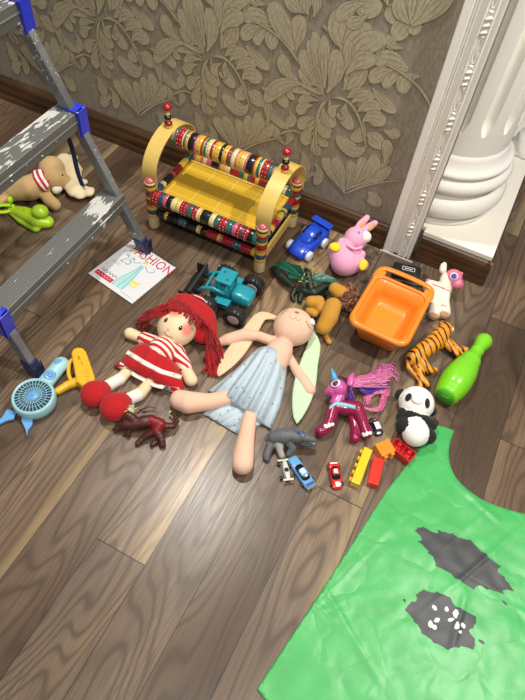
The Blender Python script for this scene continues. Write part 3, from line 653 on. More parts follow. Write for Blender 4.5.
blob('jumper', C([(166, 345, 9, .035), (162.5, 350.5, 14.5, .038), (158, 356, 11, .032)])+C([(158, 344, 8, .03), (148, 340.5, 7.5), (144, 339, 7.2)])+C([(176, 351, 8.5, .03), (183, 363, 7.2), (185.5, 367, 7)])+C([(160, 340.5, 4.5, .045), (168, 346, 4.5, .05), (179, 349.5, 4.5, .045)]),
     [stripes('jumper_stripes', '#c8202a', '#eee3d2', (.10, .99, -.1), .0165, .48)], dl, voxel=.003, smooth=2)
sk = puff([((138, 345), (180, 371), .052), ((131, 350), (183, 378), .064), ((125, 358), (184, 386), .064), ((119, 363), (183.5, 392), .058), ((114, 367), (181.5, 397), .050)], folds=5, amp=.007, seed=1)
sko = sk.build('skirt', RED, dl)
def trim(rows, o, name, m, wpx, lift=.0015, n=26):
    mb = MB(); Q = []
    for i in range(n+1):
        t = i/n; seg = t*(len(rows)-1); j = min(len(rows)-2, int(seg)); f = seg-j; x = rows[j][0]*(1-f)+rows[j+1][0]*f; y = rows[j][1]*(1-f)+rows[j+1][1]*f
        p, nn = hit(o, x, y); p2, n2 = hit(o, x+.47*wpx, y-.88*wpx); Q.append((p+nn*lift, p2+n2*lift))
    rg = [[a, b, b+Vector((0, 0, -.002)), a+Vector((0, 0, -.002))] for a, b in Q]; mb.loft(rg); return mb.build(name, m, dl)
trim([(118, 366.5), (135, 377.5), (155, 387.5), (177, 392.5)], sko, 'hem_trim', WH, 5)
trim([(126, 354), (142, 364), (160, 373.5), (180.5, 379.5)], sko, 'lace_trim', WH, 4.5)
for (x, y, r), st in zip(((94.5, 394, 14.2), (115, 407, 15.2)), (((104, 380), (110, 388), (109, 395)), ((125, 392), (131, 400), (129, 408)))):
    sh = blob('shoe', C([(x, y, r), (x+5, y-3, r*.8)], flat=.9), [RED], dl, voxel=.004, smooth=3)
    mb = MB(); mb.tube([W(a, b, .035-.008*abs(i-1)) for i, (a, b) in enumerate(st)], .0035, 8); mb.build('shoe_strap', RED, sh)
# hat behind the head, yarn hair
blob('hat', C([(190, 300, 7, .03), (202, 306, 11, .04), (209, 322, 8, .03), (213, 338, 5, .02)], 0, .9)+C([(183, 306, 14, .045), (195, 317, 18, .045), (203, 334, 11, .035)], 0, .8), [RED], dl, voxel=.004, smooth=3, label='red fabric bonnet behind the face')
mb = MB(); mb.tube([W(x, y, z) for x, y, z in smoothpath([(194, 295, .075), (199, 297, .08), (203, 299, .08), (207, 303, .07), (212, 305, .05), (214, 308, .03)], 4)], .0018, 6); mb.build('hat_string', WH, dl)
def strand(mb, pts, rad, jit):
    mb.tube([W(x+rnd.uniform(-jit, jit), y+rnd.uniform(-jit, jit), max(.004, z+rnd.uniform(-.004, .004))) for x, y, z in smoothpath(pts, 3)], rad, 5)
hair = MB()
for i in range(46):
    a = i/45; hair.cur = i % 2
    strand(hair, [(176+14*a-3, 306+8*a-4, .1), (160-4*a+rnd.uniform(-3, 3), 307+10*a, .085), (148-4*a+rnd.uniform(-4, 4), 314+9*a+rnd.uniform(-3, 3), .05), (141+rnd.uniform(-6, 8), 325+rnd.uniform(-6, 6), .015)], .0022, 1.0)
for i in range(60):
    a = i/59; hair.cur = i % 2
    strand(hair, [(192+10*a, 312+6*a, .095), (204+8*a, 322+8*a, .085), (206+10*a+rnd.uniform(-2, 2), 342+rnd.uniform(-4, 4), .05), (208+12*a+rnd.uniform(-4, 4), 358+rnd.uniform(-6, 6), .02), (206+14*a+rnd.uniform(-5, 5), 369+rnd.uniform(-9, 8), .008)], .0022, 1.0)
for i in range(34):          # fringe over the forehead
    a = i/33; hair.cur = i % 2; x0_, y0_ = 164+34*a, 306+17*a*a+3*a
    strand(hair, [(x0_+5, y0_-8, .085), (x0_+3, y0_-3, .100), (x0_+rnd.uniform(-2, 2), y0_+2+rnd.uniform(-1, 3), .104)], .0018, .6)
hair.build('hair', [cloth('#a80d14'), cloth('#86090f')], dl)
spots(face, 'eye', plastic('#1c130f', .12), dl, (166, 320, 1.9, 2.7, .5, .4), (180.5, 328, 1.9, 2.7, .5, .4))

mb = MB(); spot(mb, face, 168.5, 329.5, 1.4, 1.2, 0, .5); mb.build('nose', cloth('#d9a68a'), dl)
mb = MB(); q = []
for x, y in smoothpath([(164.5, 331), (167, 335.5), (173, 337.5)], 4): p, n_ = hit(face, x, y); q.append(p+n_*.0006)
mb.tube(q, .0009, 5); mb.build('mouth', cloth('#a8443c'), dl)

# ================================================================ BUNNY DOLL
PK = cloth('#e6bca2', .18); MINT = cloth('#c3dcb8', .2); PKE = cloth('#e8c4a0', .2)
bd = thing('bunny_doll', 'pink fabric bunny doll in a pale blue skirt with long floppy ears', 'doll', W(270, 375))
bb = blob('body', C([(293.5, 327, 20, .058)], flat=.85)+C([(284, 346, 9, .035), (279, 352, 13.5, .04), (273, 362, 15, .036), (269, 369, 9, .028)])+C([(272, 341, 5.5, .035), (258, 336, 5.2, .03), (244, 335, 6.5, .03), (228, 339.5, 6.2, .02), (221, 342, 4.5)])
   + C([(289, 356, 4, .03), (295, 368, 5.0), (303, 380, 6.3), (309.5, 390, 6.5)])+C([(246, 390, 5), (226, 398, 7.6), (208, 402, 8.8), (188, 402.5, 11.5), (180, 400, 10.5)])
   + C([(254, 402, 5), (249, 420, 7.6), (246, 438, 8.8), (243, 456, 11.2), (242.5, 464, 11)]), [PK], bd, voxel=.0035, smooth=3)
def ear(pts, mats, z=.01, **kw):
    return blob('ear', C([(x, y, r) for x, y, r in smoothpath(pts, 3)], 0, .28, z), mats, bd, voxel=.0028, smooth=3, **kw)
ear([(276, 318, 3), (262, 316, 6), (252, 328, 8), (240, 346, 9.5), (229, 360, 8.5), (221, 371, 4.5), (219, 375, 2)], [PKE], label='peach-lined ear lying under the arm')
ear([(312, 332, 3), (314, 345, 7), (309, 364, 9.5), (305, 384, 11.5), (301, 402, 9.5), (298, 415, 5.5), (297, 422, 2)], [MINT], label='mint green lined ear')
sk2 = puff([((224, 394), (274, 418), .01), ((212, 405), (262, 424), .014), ((203, 414), (237, 434), .012)], folds=4, amp=.006, seed=3, z0=.003)
m_ = N('pale_blue_print'); tc_ = m_.n('ShaderNodeTexCoord'); vo = m_.n('ShaderNodeTexVoronoi'); vo.inputs['Scale'].default_value = 46; mp_ = m_.n('ShaderNodeMapping'); mp_.inputs['Scale'].default_value = (1.5, .8, 1); mp_.inputs['Rotation'].default_value = (0, 0, .5)
m_.l(tc_.outputs['Object'], mp_.inputs[0]); m_.l(mp_.outputs[0], vo.inputs['Vector']); m_.l(m_.mix(m_.math('LESS_THAN', vo.outputs['Distance'], .14), '#b9c9d4', '#76848f'), m_.b.inputs['Base Color']); m_.b.inputs['Roughness'].default_value = .85
n_ = m_.n('ShaderNodeTexNoise'); n_.inputs['Scale'].default_value = 60; m_.l(tc_.outputs['Object'], n_.inputs['Vector']); m_.bump(n_.outputs['Fac'], .5, .004)
skm = m_.m
und = sk2.build('underskirt', skm, bd, label='lower layer of the skirt spread on the floor')
sk3 = puff([((252, 356), (287, 369), .082), ((245, 362), (286, 378), .088), ((234, 372), (284, 392), .08), ((221, 382), (280, 408), .066), ((208, 391), (271, 430), .042)], folds=6, amp=.011, seed=2, nseg=72)
sk3.build('skirt', skm, bd)
mb = MB(); spot(mb, bb, 297, 312.5, 2.6, 1.7, .3, .3); mb.build('nose', cloth('#8d6456'), bd)
def line_on(o, P, rad, name, m, par, cl=False):
    mb = MB()
    for pp in P:
        q = []
        for x, y in smoothpath(pp, 4): p, n_ = hit(o, x, y); q.append(p+n_*.0005)
        mb.tube(q, rad, 5)
    return mb.build(name, m, par)
line_on(bb, [[(297, 314), (295.5, 318)], [(289.5, 315.5), (292, 319), (295.5, 318), (298, 321), (301.5, 319)]], .0008, 'mouth', cloth('#c27a6e'), bd)
for q_ in ([(281.5, 314.5), (284.5, 311.5), (288, 310)], [(306, 321), (308.5, 326), (311, 329)]): line_on(bb, [q_], .0009, 'eyelash', cloth('#4c3a34'), bd)
mb = MB()
p, n_ = hit(bb, 311.5, 322)
for i in range(5):
    a = 2*PI*i/5; B = basis(n_, (1, 0, 0)); mb.ball(p+B @ Vector((.006*math.cos(a), .006*math.sin(a), .003)), 1, (.0055, .0055, .004))
mb.cur = 1; mb.ball(p+n_*.005, .004); mb.build('hair_flower', [cloth('#e9ecec'), cloth('#b9c4cc')], bd)
# ================================================================ VEHICLES
def wheel(par, c, ax, r, w, tyre, hubm, name='wheel', n=22, lugs=0, loc=True):
    c = Vector(c); ax = Vector(ax).normalized(); mb = MB(); mb.lathe(c-ax*w/2, c+ax*w/2, [(0, r*.62), (.02, r*.9), (.15, r), (.85, r), (.98, r*.9), (1, r*.62)], n)
    if lugs:
        a = ax.cross(Vector((0, 0, 1))).normalized(); b = ax.cross(a)
        for i in range(lugs):
            for s in (-1, 1):
                t = 2*PI*(i+.25*s)/lugs; d = a*math.cos(t)+b*math.sin(t); t2 = t+.16; d2 = a*math.cos(t2)+b*math.sin(t2); mb.bar(c+ax*(s*w*.48)+d*r*.99, c+d2*r*.99+ax*(s*w*.04), r*.12, r*.13, up=d)
    o = mb.build(name, tyre, par, local=loc)
    mb = MB(); mb.lathe(c-ax*w*.52, c+ax*w*.52, [(0, .0001), (0, r*.4), (.03, r*.66), (.97, r*.66), (1, r*.4), (1, .0001)], n); mb.build('hub', hubm, o, local=loc); return o
BLK = plastic('#17181b', .5); GLS = plastic('#0d1116', .12)
def carbody(st, w_fn=None, nz=7):
    """st: (x, zlow, ztop, halfwidth, topwidth factor)"""
    rings = []
    for x, zl, zt, hw, tf in st:
        out = []
        for i in range(16):
            a = 2*PI*i/16+PI/16; c, s = math.cos(a), math.sin(a); cc = math.copysign(abs(c)**.45, c); ss = math.copysign(abs(s)**.45, s); k = tf if s > 0 else 1
            out.append(Vector((x, cc*hw*k, (zl+zt)/2+ss*(zt-zl)/2)))
        rings.append(out)
    mb = MB(); mb.loft(rings); return mb
def small_car(name, label, nose, tail, L, wd, h, col, hub, extras=None, open_wheel=False):
    m, a, l = frame(tail, nose, .012); t = thing(name, label, 'toy car', m, a, 'miniature metal cars'); r = .19*h*2*.5+.0015
    P = plastic(col, .2); e = L/2; hw = wd/2
    if not open_wheel:
        b = carbody([(-e, .25*h, .55*h, hw*.8, .9), (-e*.93, .15*h, .68*h, hw*.95, .9), (-e*.5, .12*h, .72*h, hw, .88), (0, .12*h, .66*h, hw*.95, .85), (e*.5, .12*h, .62*h, hw, .85), (e*.9, .14*h, .45*h, hw*.92, .85), (e, .18*h, .35*h, hw*.7, .8)]).build('body', P, t, local=True, sub=1)
        carbody([(-e*.62, .6*h, .68*h, hw*.7, .85), (-e*.38, .6*h, .96*h, hw*.72, .8), (0, .6*h, h, hw*.72, .8), (e*.12, .6*h, .95*h, hw*.72, .8), (e*.42, .55*h, .64*h, hw*.72, .85)]).build('window_glass', GLS, t, local=True, sub=1)
        carbody([(-e*.36, .9*h, .99*h, hw*.56, .9), (-e*.3, .9*h, 1.03*h, hw*.6, .9), (e*.02, .9*h, 1.04*h, hw*.6, .9), (e*.1, .9*h, .99*h, hw*.56, .9)]).build('roof', P, t, local=True, sub=1)
    else:
        b = carbody([(-e, .3*h, .75*h, hw*.4, .8), (-e*.6, .2*h, .95*h, hw*.5, .6), (-.1*e, .2*h, .7*h, hw*.62, .8), (e*.4, .2*h, .6*h, hw*.45, .8), (e, .2*h, .35*h, hw*.3, .8)]).build('body', P, t, local=True, sub=1)
        mb = MB(); mb.ball((-.1*e, 0, .7*h), 1, (e*.22, hw*.35, .18*h)); mb.build('cockpit', GLS, t, local=True)
        mb = MB(); mb.box((e*.93, 0, .25*h), (e*.16, wd*.95, .06*h)); mb.build('front_wing', P, t, local=True)
        mb = MB(); mb.box((-e*.95, 0, .8*h), (e*.16, wd*.8, .06*h)); mb.box((-e*.93, 0, .6*h), (.002, wd*.2, .3*h)); mb.build('rear_wing', P, t, local=True)
    for sx in (-.62, .6):
        for sy in (-1, 1): wheel(t, (e*sx, sy*hw*.92, r), (0, 1, 0), r, wd*.16 if not open_wheel else wd*.24, BLK, plastic(hub, .25), n=16)
    if extras: extras(t, b, e, hw, h)
    return t
def decal(par, items, m, name, z):
    mb = MB()
    for x, y, w_, h_, a in items: mb.box((x, y, z), (w_, h_, .0006), Matrix.Rotation(a, 3, 'Z'))
    return mb.build(name, m, par, local=True)
WHP = plastic('#eeeeea', .3)
def red_x(t, b, e, hw, h):
    decal(t, [(e*.7, 0, e*.36, hw*.6, 0)], WHP, 'hood_number', .585*h); decal(t, [(-e*.15, 0, e*.3, hw*.55, 0)], WHP, 'roof_number', 1.06*h); decal(t, [(-e*.82, hw*.0, e*.1, hw*1.2, 0)], WHP, 'tail_stripe', .73*h)
def blue_x(t, b, e, hw, h):
    decal(t, [(-e*.1, 0, e*.3, hw*.7, 0), ], plastic('#cfe6f4'), 'roof_badge', 1.055*h); decal(t, [(-e*.84, 0, e*.14, hw*1.3, 0)], plastic('#274e86'), 'tail_stripe', .73*h)
    mb = MB(); mb.box((-e*1.01, 0, .45*h), (.004, hw*1.7, .4*h)); mb.build('bumper', plastic('#8a7a63', .3), t, local=True, bevel=.0008)
small_car('toy_car', 'small red toy race car with white number patches, alone on the floor', (338, 488), (333, 462), .078, .034, .024, '#d0241f', '#d9d9d9', red_x)
small_car('toy_car', 'long pale blue toy car next to the silver one below the grey dinosaur', (292, 457), (311, 486), .102, .036, .024, '#66a3d6', '#a8b6c2', blue_x)
small_car('toy_car', 'silver-white open-wheeled toy racer beside the pale blue car', (284, 458), (288.5, 481), .066, .036, .022, '#cfd0c9', '#b39a4d', None, True)
small_car('toy_car', 'dark toy car with a pale roof, nosed against the orange block', (381, 436), (372, 416), .058, .026, .02, '#2b2731', '#7b3a4a', lambda t, b, e, hw, h: (decal(t, [(e*.1, 0, e*.8, hw*1.2, 0)], plastic('#d4d6dc'), 'roof_panel', 1.06*h), decal(t, [(-e*.6, hw*.2, e*.35, hw*.7, .3)], plastic('#b33a58'), 'tail_sticker', .75*h)))

# big blue plastic car
bc = thing('plastic_car', 'chunky royal blue plastic toy car with white wheels beside the bench', 'toy car', (-.447, 1.468, 0), math.radians(-103))
BP = plastic('#1d48c4', .2); e = .083; hw = .043
b = carbody([(-e, .03, .052, hw*.85, .9), (-e*.9, .014, .058, hw, .92), (-e*.5, .012, .056, hw, .9), (0, .012, .05, hw*.98, .88), (e*.5, .012, .046, hw, .85), (e*.85, .012, .036, hw*.92, .8), (e, .016, .026, hw*.6, .8)]).build('body', BP, bc, local=True, sub=1)
carbody([(-e*.72, .045, .058, hw*.66, .8), (-e*.45, .045, .078, hw*.68, .72), (-e*.05, .045, .078, hw*.68, .7), (e*.45, .038, .046, hw*.62, .8)]).build('cabin', BP, bc, local=True, sub=1)
for s in (-1, 1):
    mb = MB(); mb.ball((-e*.22, s*hw*.60, .062), 1, (.026, .004, .010)); mb.build('window', plastic('#0b1c58', .1), bc, local=True)
    mb = MB(); mb.bar((-e*.86, s*.022, .050), (-e*.92, s*.022, .066), .01, .016); mb.build('spoiler_post', BP, bc, local=True)
mb = MB(); mb.box((-e*.92, 0, .068), (.026, hw*1.9, .006)); mb.build('spoiler', BP, bc, local=True, bevel=.002)
for sx in (-.52, .56):
    for s in (-1, 1): wheel(bc, (e*sx, s*hw*.98, .0185), (0, 1, 0), .0185, .016, plastic('#d5dbe4', .4), plastic('#eef1f4', .4))

# teal tractor with a black bucket
tr = thing('toy_tractor', 'teal toy tractor with big black tyres and a black front bucket', 'toy tractor', (-.567, 1.108, 0), math.radians(184))
TE = plastic('#1f93a5', .3); TD = plastic('#14616c', .35)
mb = MB(); mb.box((-.01, 0, .042), (.135, .05, .026)); mb.box((.0, 0, .03), (.05, .11, .012)); mb.build('chassis', TD, tr, local=True, bevel=.003)
carbody([(-.085, .045, .068, .026, .9), (-.08, .042, .078, .032, .9), (-.03, .042, .084, .034, .88), (-.01, .045, .08, .032, .88)]).build('engine_hood', TE, tr, local=True, sub=1)
mb = MB(); mb.box((.012, 0, .06), (.05, .06, .03)); mb.build('cab_base', TE, tr, local=True, bevel=.004)
cab = MB(); cab.box((.01, 0, .117), (.056, .062, .010)); rf = cab.build('cab_roof', TE, tr, local=True, bevel=.004)
mb = MB()
for x, y in ((0, .015), (.02, -.012)): mb.cyl((x, y, .122), (x, y, .1235), .004, 12)
mb.build('roof_stud', TD, rf, local=True)
for x in (-.012, .033):
    for y in (-.026, .026): mb = MB(); mb.bar((x, y, .07), (x, y, .114), .005, .006, up=(1, 0, 0)); mb.build('cab_post', TE, tr, local=True)
for s in (-1, 1):
    mb = MB(); mb.tube([(.0, s*.034, .075), (.04, s*.036, .085), (.075, s*.036, .07), (.10, s*.036, .035)], .006, 8); mb.build('loader_arm', TE, tr, local=True)
mb = MB(); mb.bar((.066, -.036, .074), (.066, .036, .074), .008, .006); mb.build('cross_bar', TE, tr, local=True, bevel=.001)
mb = MB(); rg = []
for y in (-.066, .066): rg.append([Vector((x, y, z)) for x, z in ((.104, .066), (.112, .07), (.118, .035), (.128, .018), (.152, .006), (.152, .002), (.118, .004), (.104, .025))])
mb.loft(rg, smooth=False)
for y in (-.067, .067): mb.box((.126, y, .03), (.042, .004, .05))
mb.build('bucket', plastic('#202226', .5), tr, local=True, bevel=.002)
for x in (-.055, .042):
    for s in (-1, 1): wheel(tr, (x, s*.073, .036), (0, 1, 0), .035, .034, plastic('#1a1a1c', .7), plastic('#b8aeb0', .3), n=26, lugs=16)
for y in (.05, -.05): mb = MB(); mb.box((0, y, .058), (.05, .028, .004)); mb.build('mudguard', TE, tr, local=True, bevel=.0015)

# ================================================================ BASKET
OR = plastic('#f08a28', .3)
bs = thing('basket', 'bright orange plastic basket with a slotted carry rim and small feet', 'basket', (-.082, 1.262, 0), math.radians(-2))
def rrect(hx, hy, r, z, n=6, cx=0, cy=0):
    out = []
    for k, (sx, sy) in enumerate(((1, 1), (-1, 1), (-1, -1), (1, -1))):
        for i in range(n+1):
            a = PI/2*(k+i/n); out.append(Vector((cx+sx*(hx-r)+r*math.cos(a), cy+sy*(hy-r)+r*math.sin(a), z)))
    return out
zt = .105
mb = MB(); rr_ = [rrect(.058, .082, .016, .012, cy=.0), rrect(.064, .088, .02, .014), rrect(.07, .094, .022, .05), rrect(.083, .104, .026, zt-.004), rrect(.080, .101, .024, zt-.004), rrect(.067, .09, .02, .05), rrect(.058, .082, .016, .017)]
rr_.append(rrect(.04, .06, .01, .0168)); mb.loft(rr_, caps=True); mb.build('basin', OR, bs, local=True)
# rim with the handle slot at the far end
mb = MB(); n = 6
def rimloop(a, b, c): return a
outer = rrect(.099, .134, .036, zt, cy=.012); inner = rrect(.082, .103, .026, zt)
ring = []
sec = [(0, -.014), (0, -.003), (.25, .003), (.6, .004), (.9, .001), (1, -.006)]
# side and front lips
lipo = rrect(.099, .118, .036, zt, cy=-.004); rings = []
for o_, i_ in zip(lipo, inner): rings.append([o_.lerp(i_, t)+Vector((0, 0, dz)) for t, dz in sec]+[i_.lerp(o_, .2)+Vector((0, 0, -.008))])
rings.append(rings[0]); mb.loft(rings, caps=False); mb.build('rim', OR, bs, local=True)
mb = MB(); Q = [(.090, .085), (.092, .110), (.088, .133), (.072, .146), (.04, .150), (0, .151), (-.04, .150), (-.072, .146), (-.088, .133), (-.092, .110), (-.090, .085)]
P = smoothpath(Q, 4); mb.tube([(x, y, zt-.001) for x, y in P], .0095, 10, .65); mb.build('handle', OR, bs, local=True)
mb = MB()
for sx in (-1, 1): mb.box((sx*.078, .118, zt-.001), (.022, .026, .008))
mb.build('handle_web', OR, bs, local=True, bevel=.003)
for sx in (-1, 1):
    for sy in (-1, 1): mb = MB(); mb.lathe((sx*.042, sy*.066, .0015), (sx*.042, sy*.066, .015), [(0, .006), (1, .009)], 14); mb.build('foot', OR, bs, local=True)
for sx in (-1, 1):
    for q in range(3):
        mb = MB(); rq = .012+.009*q; pts = []
        for i in range(13):
            a = PI*i/12; y, z = .01+rq*math.cos(a), .032+rq*math.sin(a); hx = .062+(z-.017)/(.1-.017)*.0185 if z > .017 else .062
            pts.append((sx*(hx-.0005), y, z))
        mb.tube(pts, .0014, 5); mb.build('embossed_arc', OR, bs, local=True)

# ================================================================ BLOCKS
def brick(label, a, b, z, w, h, col, nx, ny, upright=True, loc=None, ang=None, cat='toy brick'):
    m, an, l = frame(a, b, z); t = thing('toy_brick', label, cat, m, an, 'plastic building bricks'); P = plastic(col, .3)
    return t, P, l
t, P, l = brick('yellow stud brick lying on its side against the red block', (354, 484), (367, 450), .02, 0, 0, '#f0c414', 0, 0)
mb = MB(); mb.box((0, -.002, .016), (.112, .024, .030)); mb.build('block', P, t, local=True, bevel=.0012)
for i in range(5): mb = MB(); mb.cyl((-.045+i*.0225, .0095, .017), (-.045+i*.0225, .0165, .017), .0068, 16); mb.build('stud', P, t, local=True)
t, P, l = brick('smooth red block pressed along the right side of the yellow brick', (373, 485), (379, 458.5), .02, 0, 0, '#da2c1e', 0, 0)
mb = MB(); mb.box((0, .001, .0135), (.080, .030, .025)); mb.build('block', P, t, local=True, bevel=.0012)
def hollow(label, a, b, L, w, h, col, nx, sx=1, extra=None, off=0, studs_front=False):
    t, P, l = brick(label, a, b, .02, 0, 0, col, 0, 0); mb = MB(); th = .0022
    mb.box((0, off, .003), (L, w, .003)); z = h/2+.002
    for s in (-1, 1): mb.box((0, off+s*(w/2-th/2), z), (L, th, h)); mb.box((s*(L/2-th/2), off, z), (th, w-2*th, h))
    if nx > 1: mb.box((0, off, z-.002), (th, w-2*th, h-.004))
    mb.build('block', P, t, local=True, bevel=.0006)
    return t, P
t, P = hollow('red hollow brick lying upside down at the feet of the panda', (393, 443), (412, 458.5), .068, .036, .026, '#cf1f1f', 2)
for x in (-.017, .017):
    for s in (-1, 1): mb = MB(); mb.lathe((x, s*.008, .005), (x, s*.008, .026), [(0, .0055), (1, .0055), (1, .0038), (.3, .0038)], 14); mb.build('inner_tube', P, t, local=True)
t, P, l = brick('orange brick with four studs facing the viewer, next to the red hollow brick', (380.5, 454), (388, 464), .02, 0, 0, '#ef8a1d', 0, 0)
m_, a_, l_ = frame((380, 443), (390, 459), .02); t.location = m_; t.rotation_euler = (0, 0, a_)
mb = MB(); mb.box((-.004, 0, .018), (.040, .045, .034)); mb.build('block', P, t, local=True, bevel=.0012)
for y in (-.011, .011):
    for z in (.009, .027): mb = MB(); mb.cyl((.015, y, z), (.023, y, z), .0068, 16); mb.build('stud', P, t, local=True)

# ================================================================ BOWLING PIN
LG = plain('pin_green', '#78cf1e', .35, var=.05, coat=.25)
pn = thing('bowling_pin', 'bright green plastic bowling pin lying on the floor', 'bowling pin', (.198, 1.212, 0))
A = W(445, 397, .045); B = W(486, 338, .026); A.z = .046; B.z = .027
Lp = (B-A).length
pr = [(0, .0001), (0, .030), (.015, .034), (.03, .036), (.04, .0365), (.10, .041), (.11, .0418), (.118, .0405), (.126, .0405), (.135, .043), (.25, .0465), (.38, .045), (.50, .038), (.58, .031), (.595, .0325), (.61, .0305), (.68, .0225), (.75, .0195), (.76, .0212), (.775, .0212), (.785, .0197), (.84, .021), (.90, .0255), (.95, .0262), (.985, .022), (1.01, .012), (1.018, .0001)]
mb = MB(); mb.lathe(A, B, pr, 40); pb = mb.build('pin_body', LG, pn)
d = (B-A).normalized(); mb = MB(); mb.lathe(A-d*.0008, A+d*.001, [(0, .0001), (0, .0285), (1, .0285)], 36); bse = mb.build('base_disc', plastic('#48ab1c', .35), pn, label='darker green flat base disc')
mb = MB(); e1 = d.cross(Vector((0, 0, 1))).normalized(); e2 = e1.cross(d)
mb.tube([A-d*.0012+e1*(-.012)+e2*(.0), A-d*.0012+e1*(.012)+e2*.004], .0007, 5); mb.build('mould_mark', plastic('#8fdc5a'), bse)

# ================================================================ PANDA
PWt, PB = cloth('#f0eee8', .5), cloth('#17171a', .5)
pd = thing('plush_panda', 'black and white plush panda lying on its back above the green tunic', 'plush toy', W(416, 425))
b = blob('body', C([(416, 404, 17.5, .05)], 0, .9)+C([(415, 434, 13.5, .038), (413, 426, 12, .038)], 0)+C([(401, 396, 6.6, .045)], 1)+C([(431.5, 412, 5, .03)], 1)
    + C([(401, 418, 5.5, .045), (411, 416, 5.5, .058), (424, 421, 5.5, .052), (431, 426, 5.8, .035)], 1)+C([(402, 413, 4.8, .05)], 1)+C([(403, 426, 8, .045)], 1)+C([(428, 437, 8, .035)], 1)+C([(434, 424, 4.5, .03)], 1), [PWt, PB], pd, voxel=.0028, smooth=2)
spots(b, 'eye_patch', PB, pd, (408, 398, 3.4, 4.6, .5, .12), (427, 404, 3.2, 5.2, .1, .12))
mb = MB(); spot(mb, b, 417, 401, 6, 4.2, .3, .6); mb.build('muzzle', PWt, pd)
mb = MB(); spot(mb, b, 418, 397.5, 2.0, 1.2, .3, .4, .004); mb.build('nose', cloth('#d9d6cf'), pd)

# ================================================================ PINK RABBIT
PN, YL = cloth('#e8a6c4', .35), cloth('#efd428', .4)
pr_ = thing('plush_rabbit', 'pink plush rabbit with yellow foot pads, sitting by the skirting board', 'plush toy', W(347, 262))
b = blob('body', C([(345, 262, 14.5, .045)], 0)+C([(340, 254, 12, .06), (351, 262, 12, .045)], 0)+C([(356, 238, 11.5, .10)], 0, .9)+C([(348, 246, 9, .08)], 0)+C([(342, 242, 4.2, .09)], 0)+C([(361, 254.5, 4.6, .07)], 0)
    + C([(335, 252, 7, .07), (334.5, 249, 6.5, .082)], 0)+C([(360, 264, 6.5, .05), (362.5, 265, 6, .055)], 0), [PN], pr_, voxel=.003, smooth=3)
spots(b, 'foot_pad', YL, pr_, (335, 247, 6, 4.8, .3, .4), (363, 265, 4.3, 6, .2, .4))
for P_ in ([(356, 231, 3.5, .12), (361, 224, 3.8, .13), (367, 217.5, 2.8, .14)], [(363, 231, 3.5, .12), (370, 226.5, 3.8, .13), (375, 223, 2.8, .135)]):
    e_ = blob('ear', C(P_, 0, .9), [PN], pr_, voxel=.0022)
    mb = MB(); spot(mb, e_, P_[1][0]+1.5, P_[1][1], 5.2, 1.9, -.85, .25); mb.build('ear_lining', cloth('#d9a24b'), e_)
mz = blob('muzzle', C([(365.5, 237, 5.6, .115)], 0, 1), [cloth('#f3ece2')], pr_, voxel=.0022)
mb = MB(); spot(mb, b, 359, 232.5, 1.4, 1.4, 0, .5); mb.build('eye', plastic('#5b6aa8', .2), pr_)
mb = MB(); mb.tube([W(*p) for p in smoothpath([(347, 245, .105), (355, 249, .105), (362, 247, .10)], 4)], .005, 8); mb.build('neck_ribbon', PN, pr_)

# ================================================================ PLUSH LION
MU, MD = cloth('#c08a2c', .3), cloth('#9a6c1e', .3)
ln = thing('plush_lion', 'mustard plush lion with a shaggy brown yarn mane beside the orange basket', 'plush toy', W(330, 315))
b = blob('body', C([(333, 306, 8.5, .06), (329, 318, 9, .055), (324, 327, 8, .04)], 0)+C([(311, 302, 6.2, .05), (319, 301, 5.5, .05), (321, 309, 5.5, .04)], 0)+C([(309, 311, 4, .03), (315, 314, 4, .03)], 0)+C([(335, 289, 6.5, .05), (340, 293, 8, .04)], 0)+C([(325, 335, 2.6), (329, 342, 3.0)], 0), [MU], ln, voxel=.0028, smooth=3)
mn = MB(); mn.cur = 0
for i in range(420):
    a = rnd.uniform(0, 2*PI); rr0 = rnd.uniform(0, 1)**.5; x = 347+12.5*rr0*math.cos(a)+1; y = 297+13*rr0*math.sin(a); z = .012+.045*math.sqrt(max(0, 1-rr0**2))
    p = W(x, y, z); d1 = Vector((rnd.uniform(-1, 1), rnd.uniform(-1, 1), rnd.uniform(.1, 1))).normalized()*.011; d2 = Vector((rnd.uniform(-1, 1), rnd.uniform(-1, 1), rnd.uniform(-.5, .6))).normalized()*.010
    mn.cur = i % 3; mn.tube([p-d1*.3, p+d1*.5, p+d1*.6+d2*.6, p+d2*1.1], .0015, 4)
mn.ball(W(347, 297, .025), 1, (.034, .034, .022)); mn.build('mane', [cloth('#8a4f33'), cloth('#b98a64'), cloth('#6b3424')], ln)

# ================================================================ FIGURINES
def mane_strands(par, name, paths, n, rad, mats, jit):
    mb = MB()
    for i in range(n):
        P_ = paths[i % len(paths)]; mb.cur = rnd.randrange(len(mats)); ox, oy = rnd.uniform(-jit, jit), rnd.uniform(-jit, jit)
        mb.tube([W(x+ox*(.3+.7*k/len(P_))+rnd.uniform(-.4, .4), y+oy*(.3+.7*k/len(P_))+rnd.uniform(-.4, .4), max(.003, z+rnd.uniform(-.003, .003))) for k, (x, y, z) in enumerate(smoothpath(P_, 4))], rad, 4)
    return mb.build(name, mats, par)
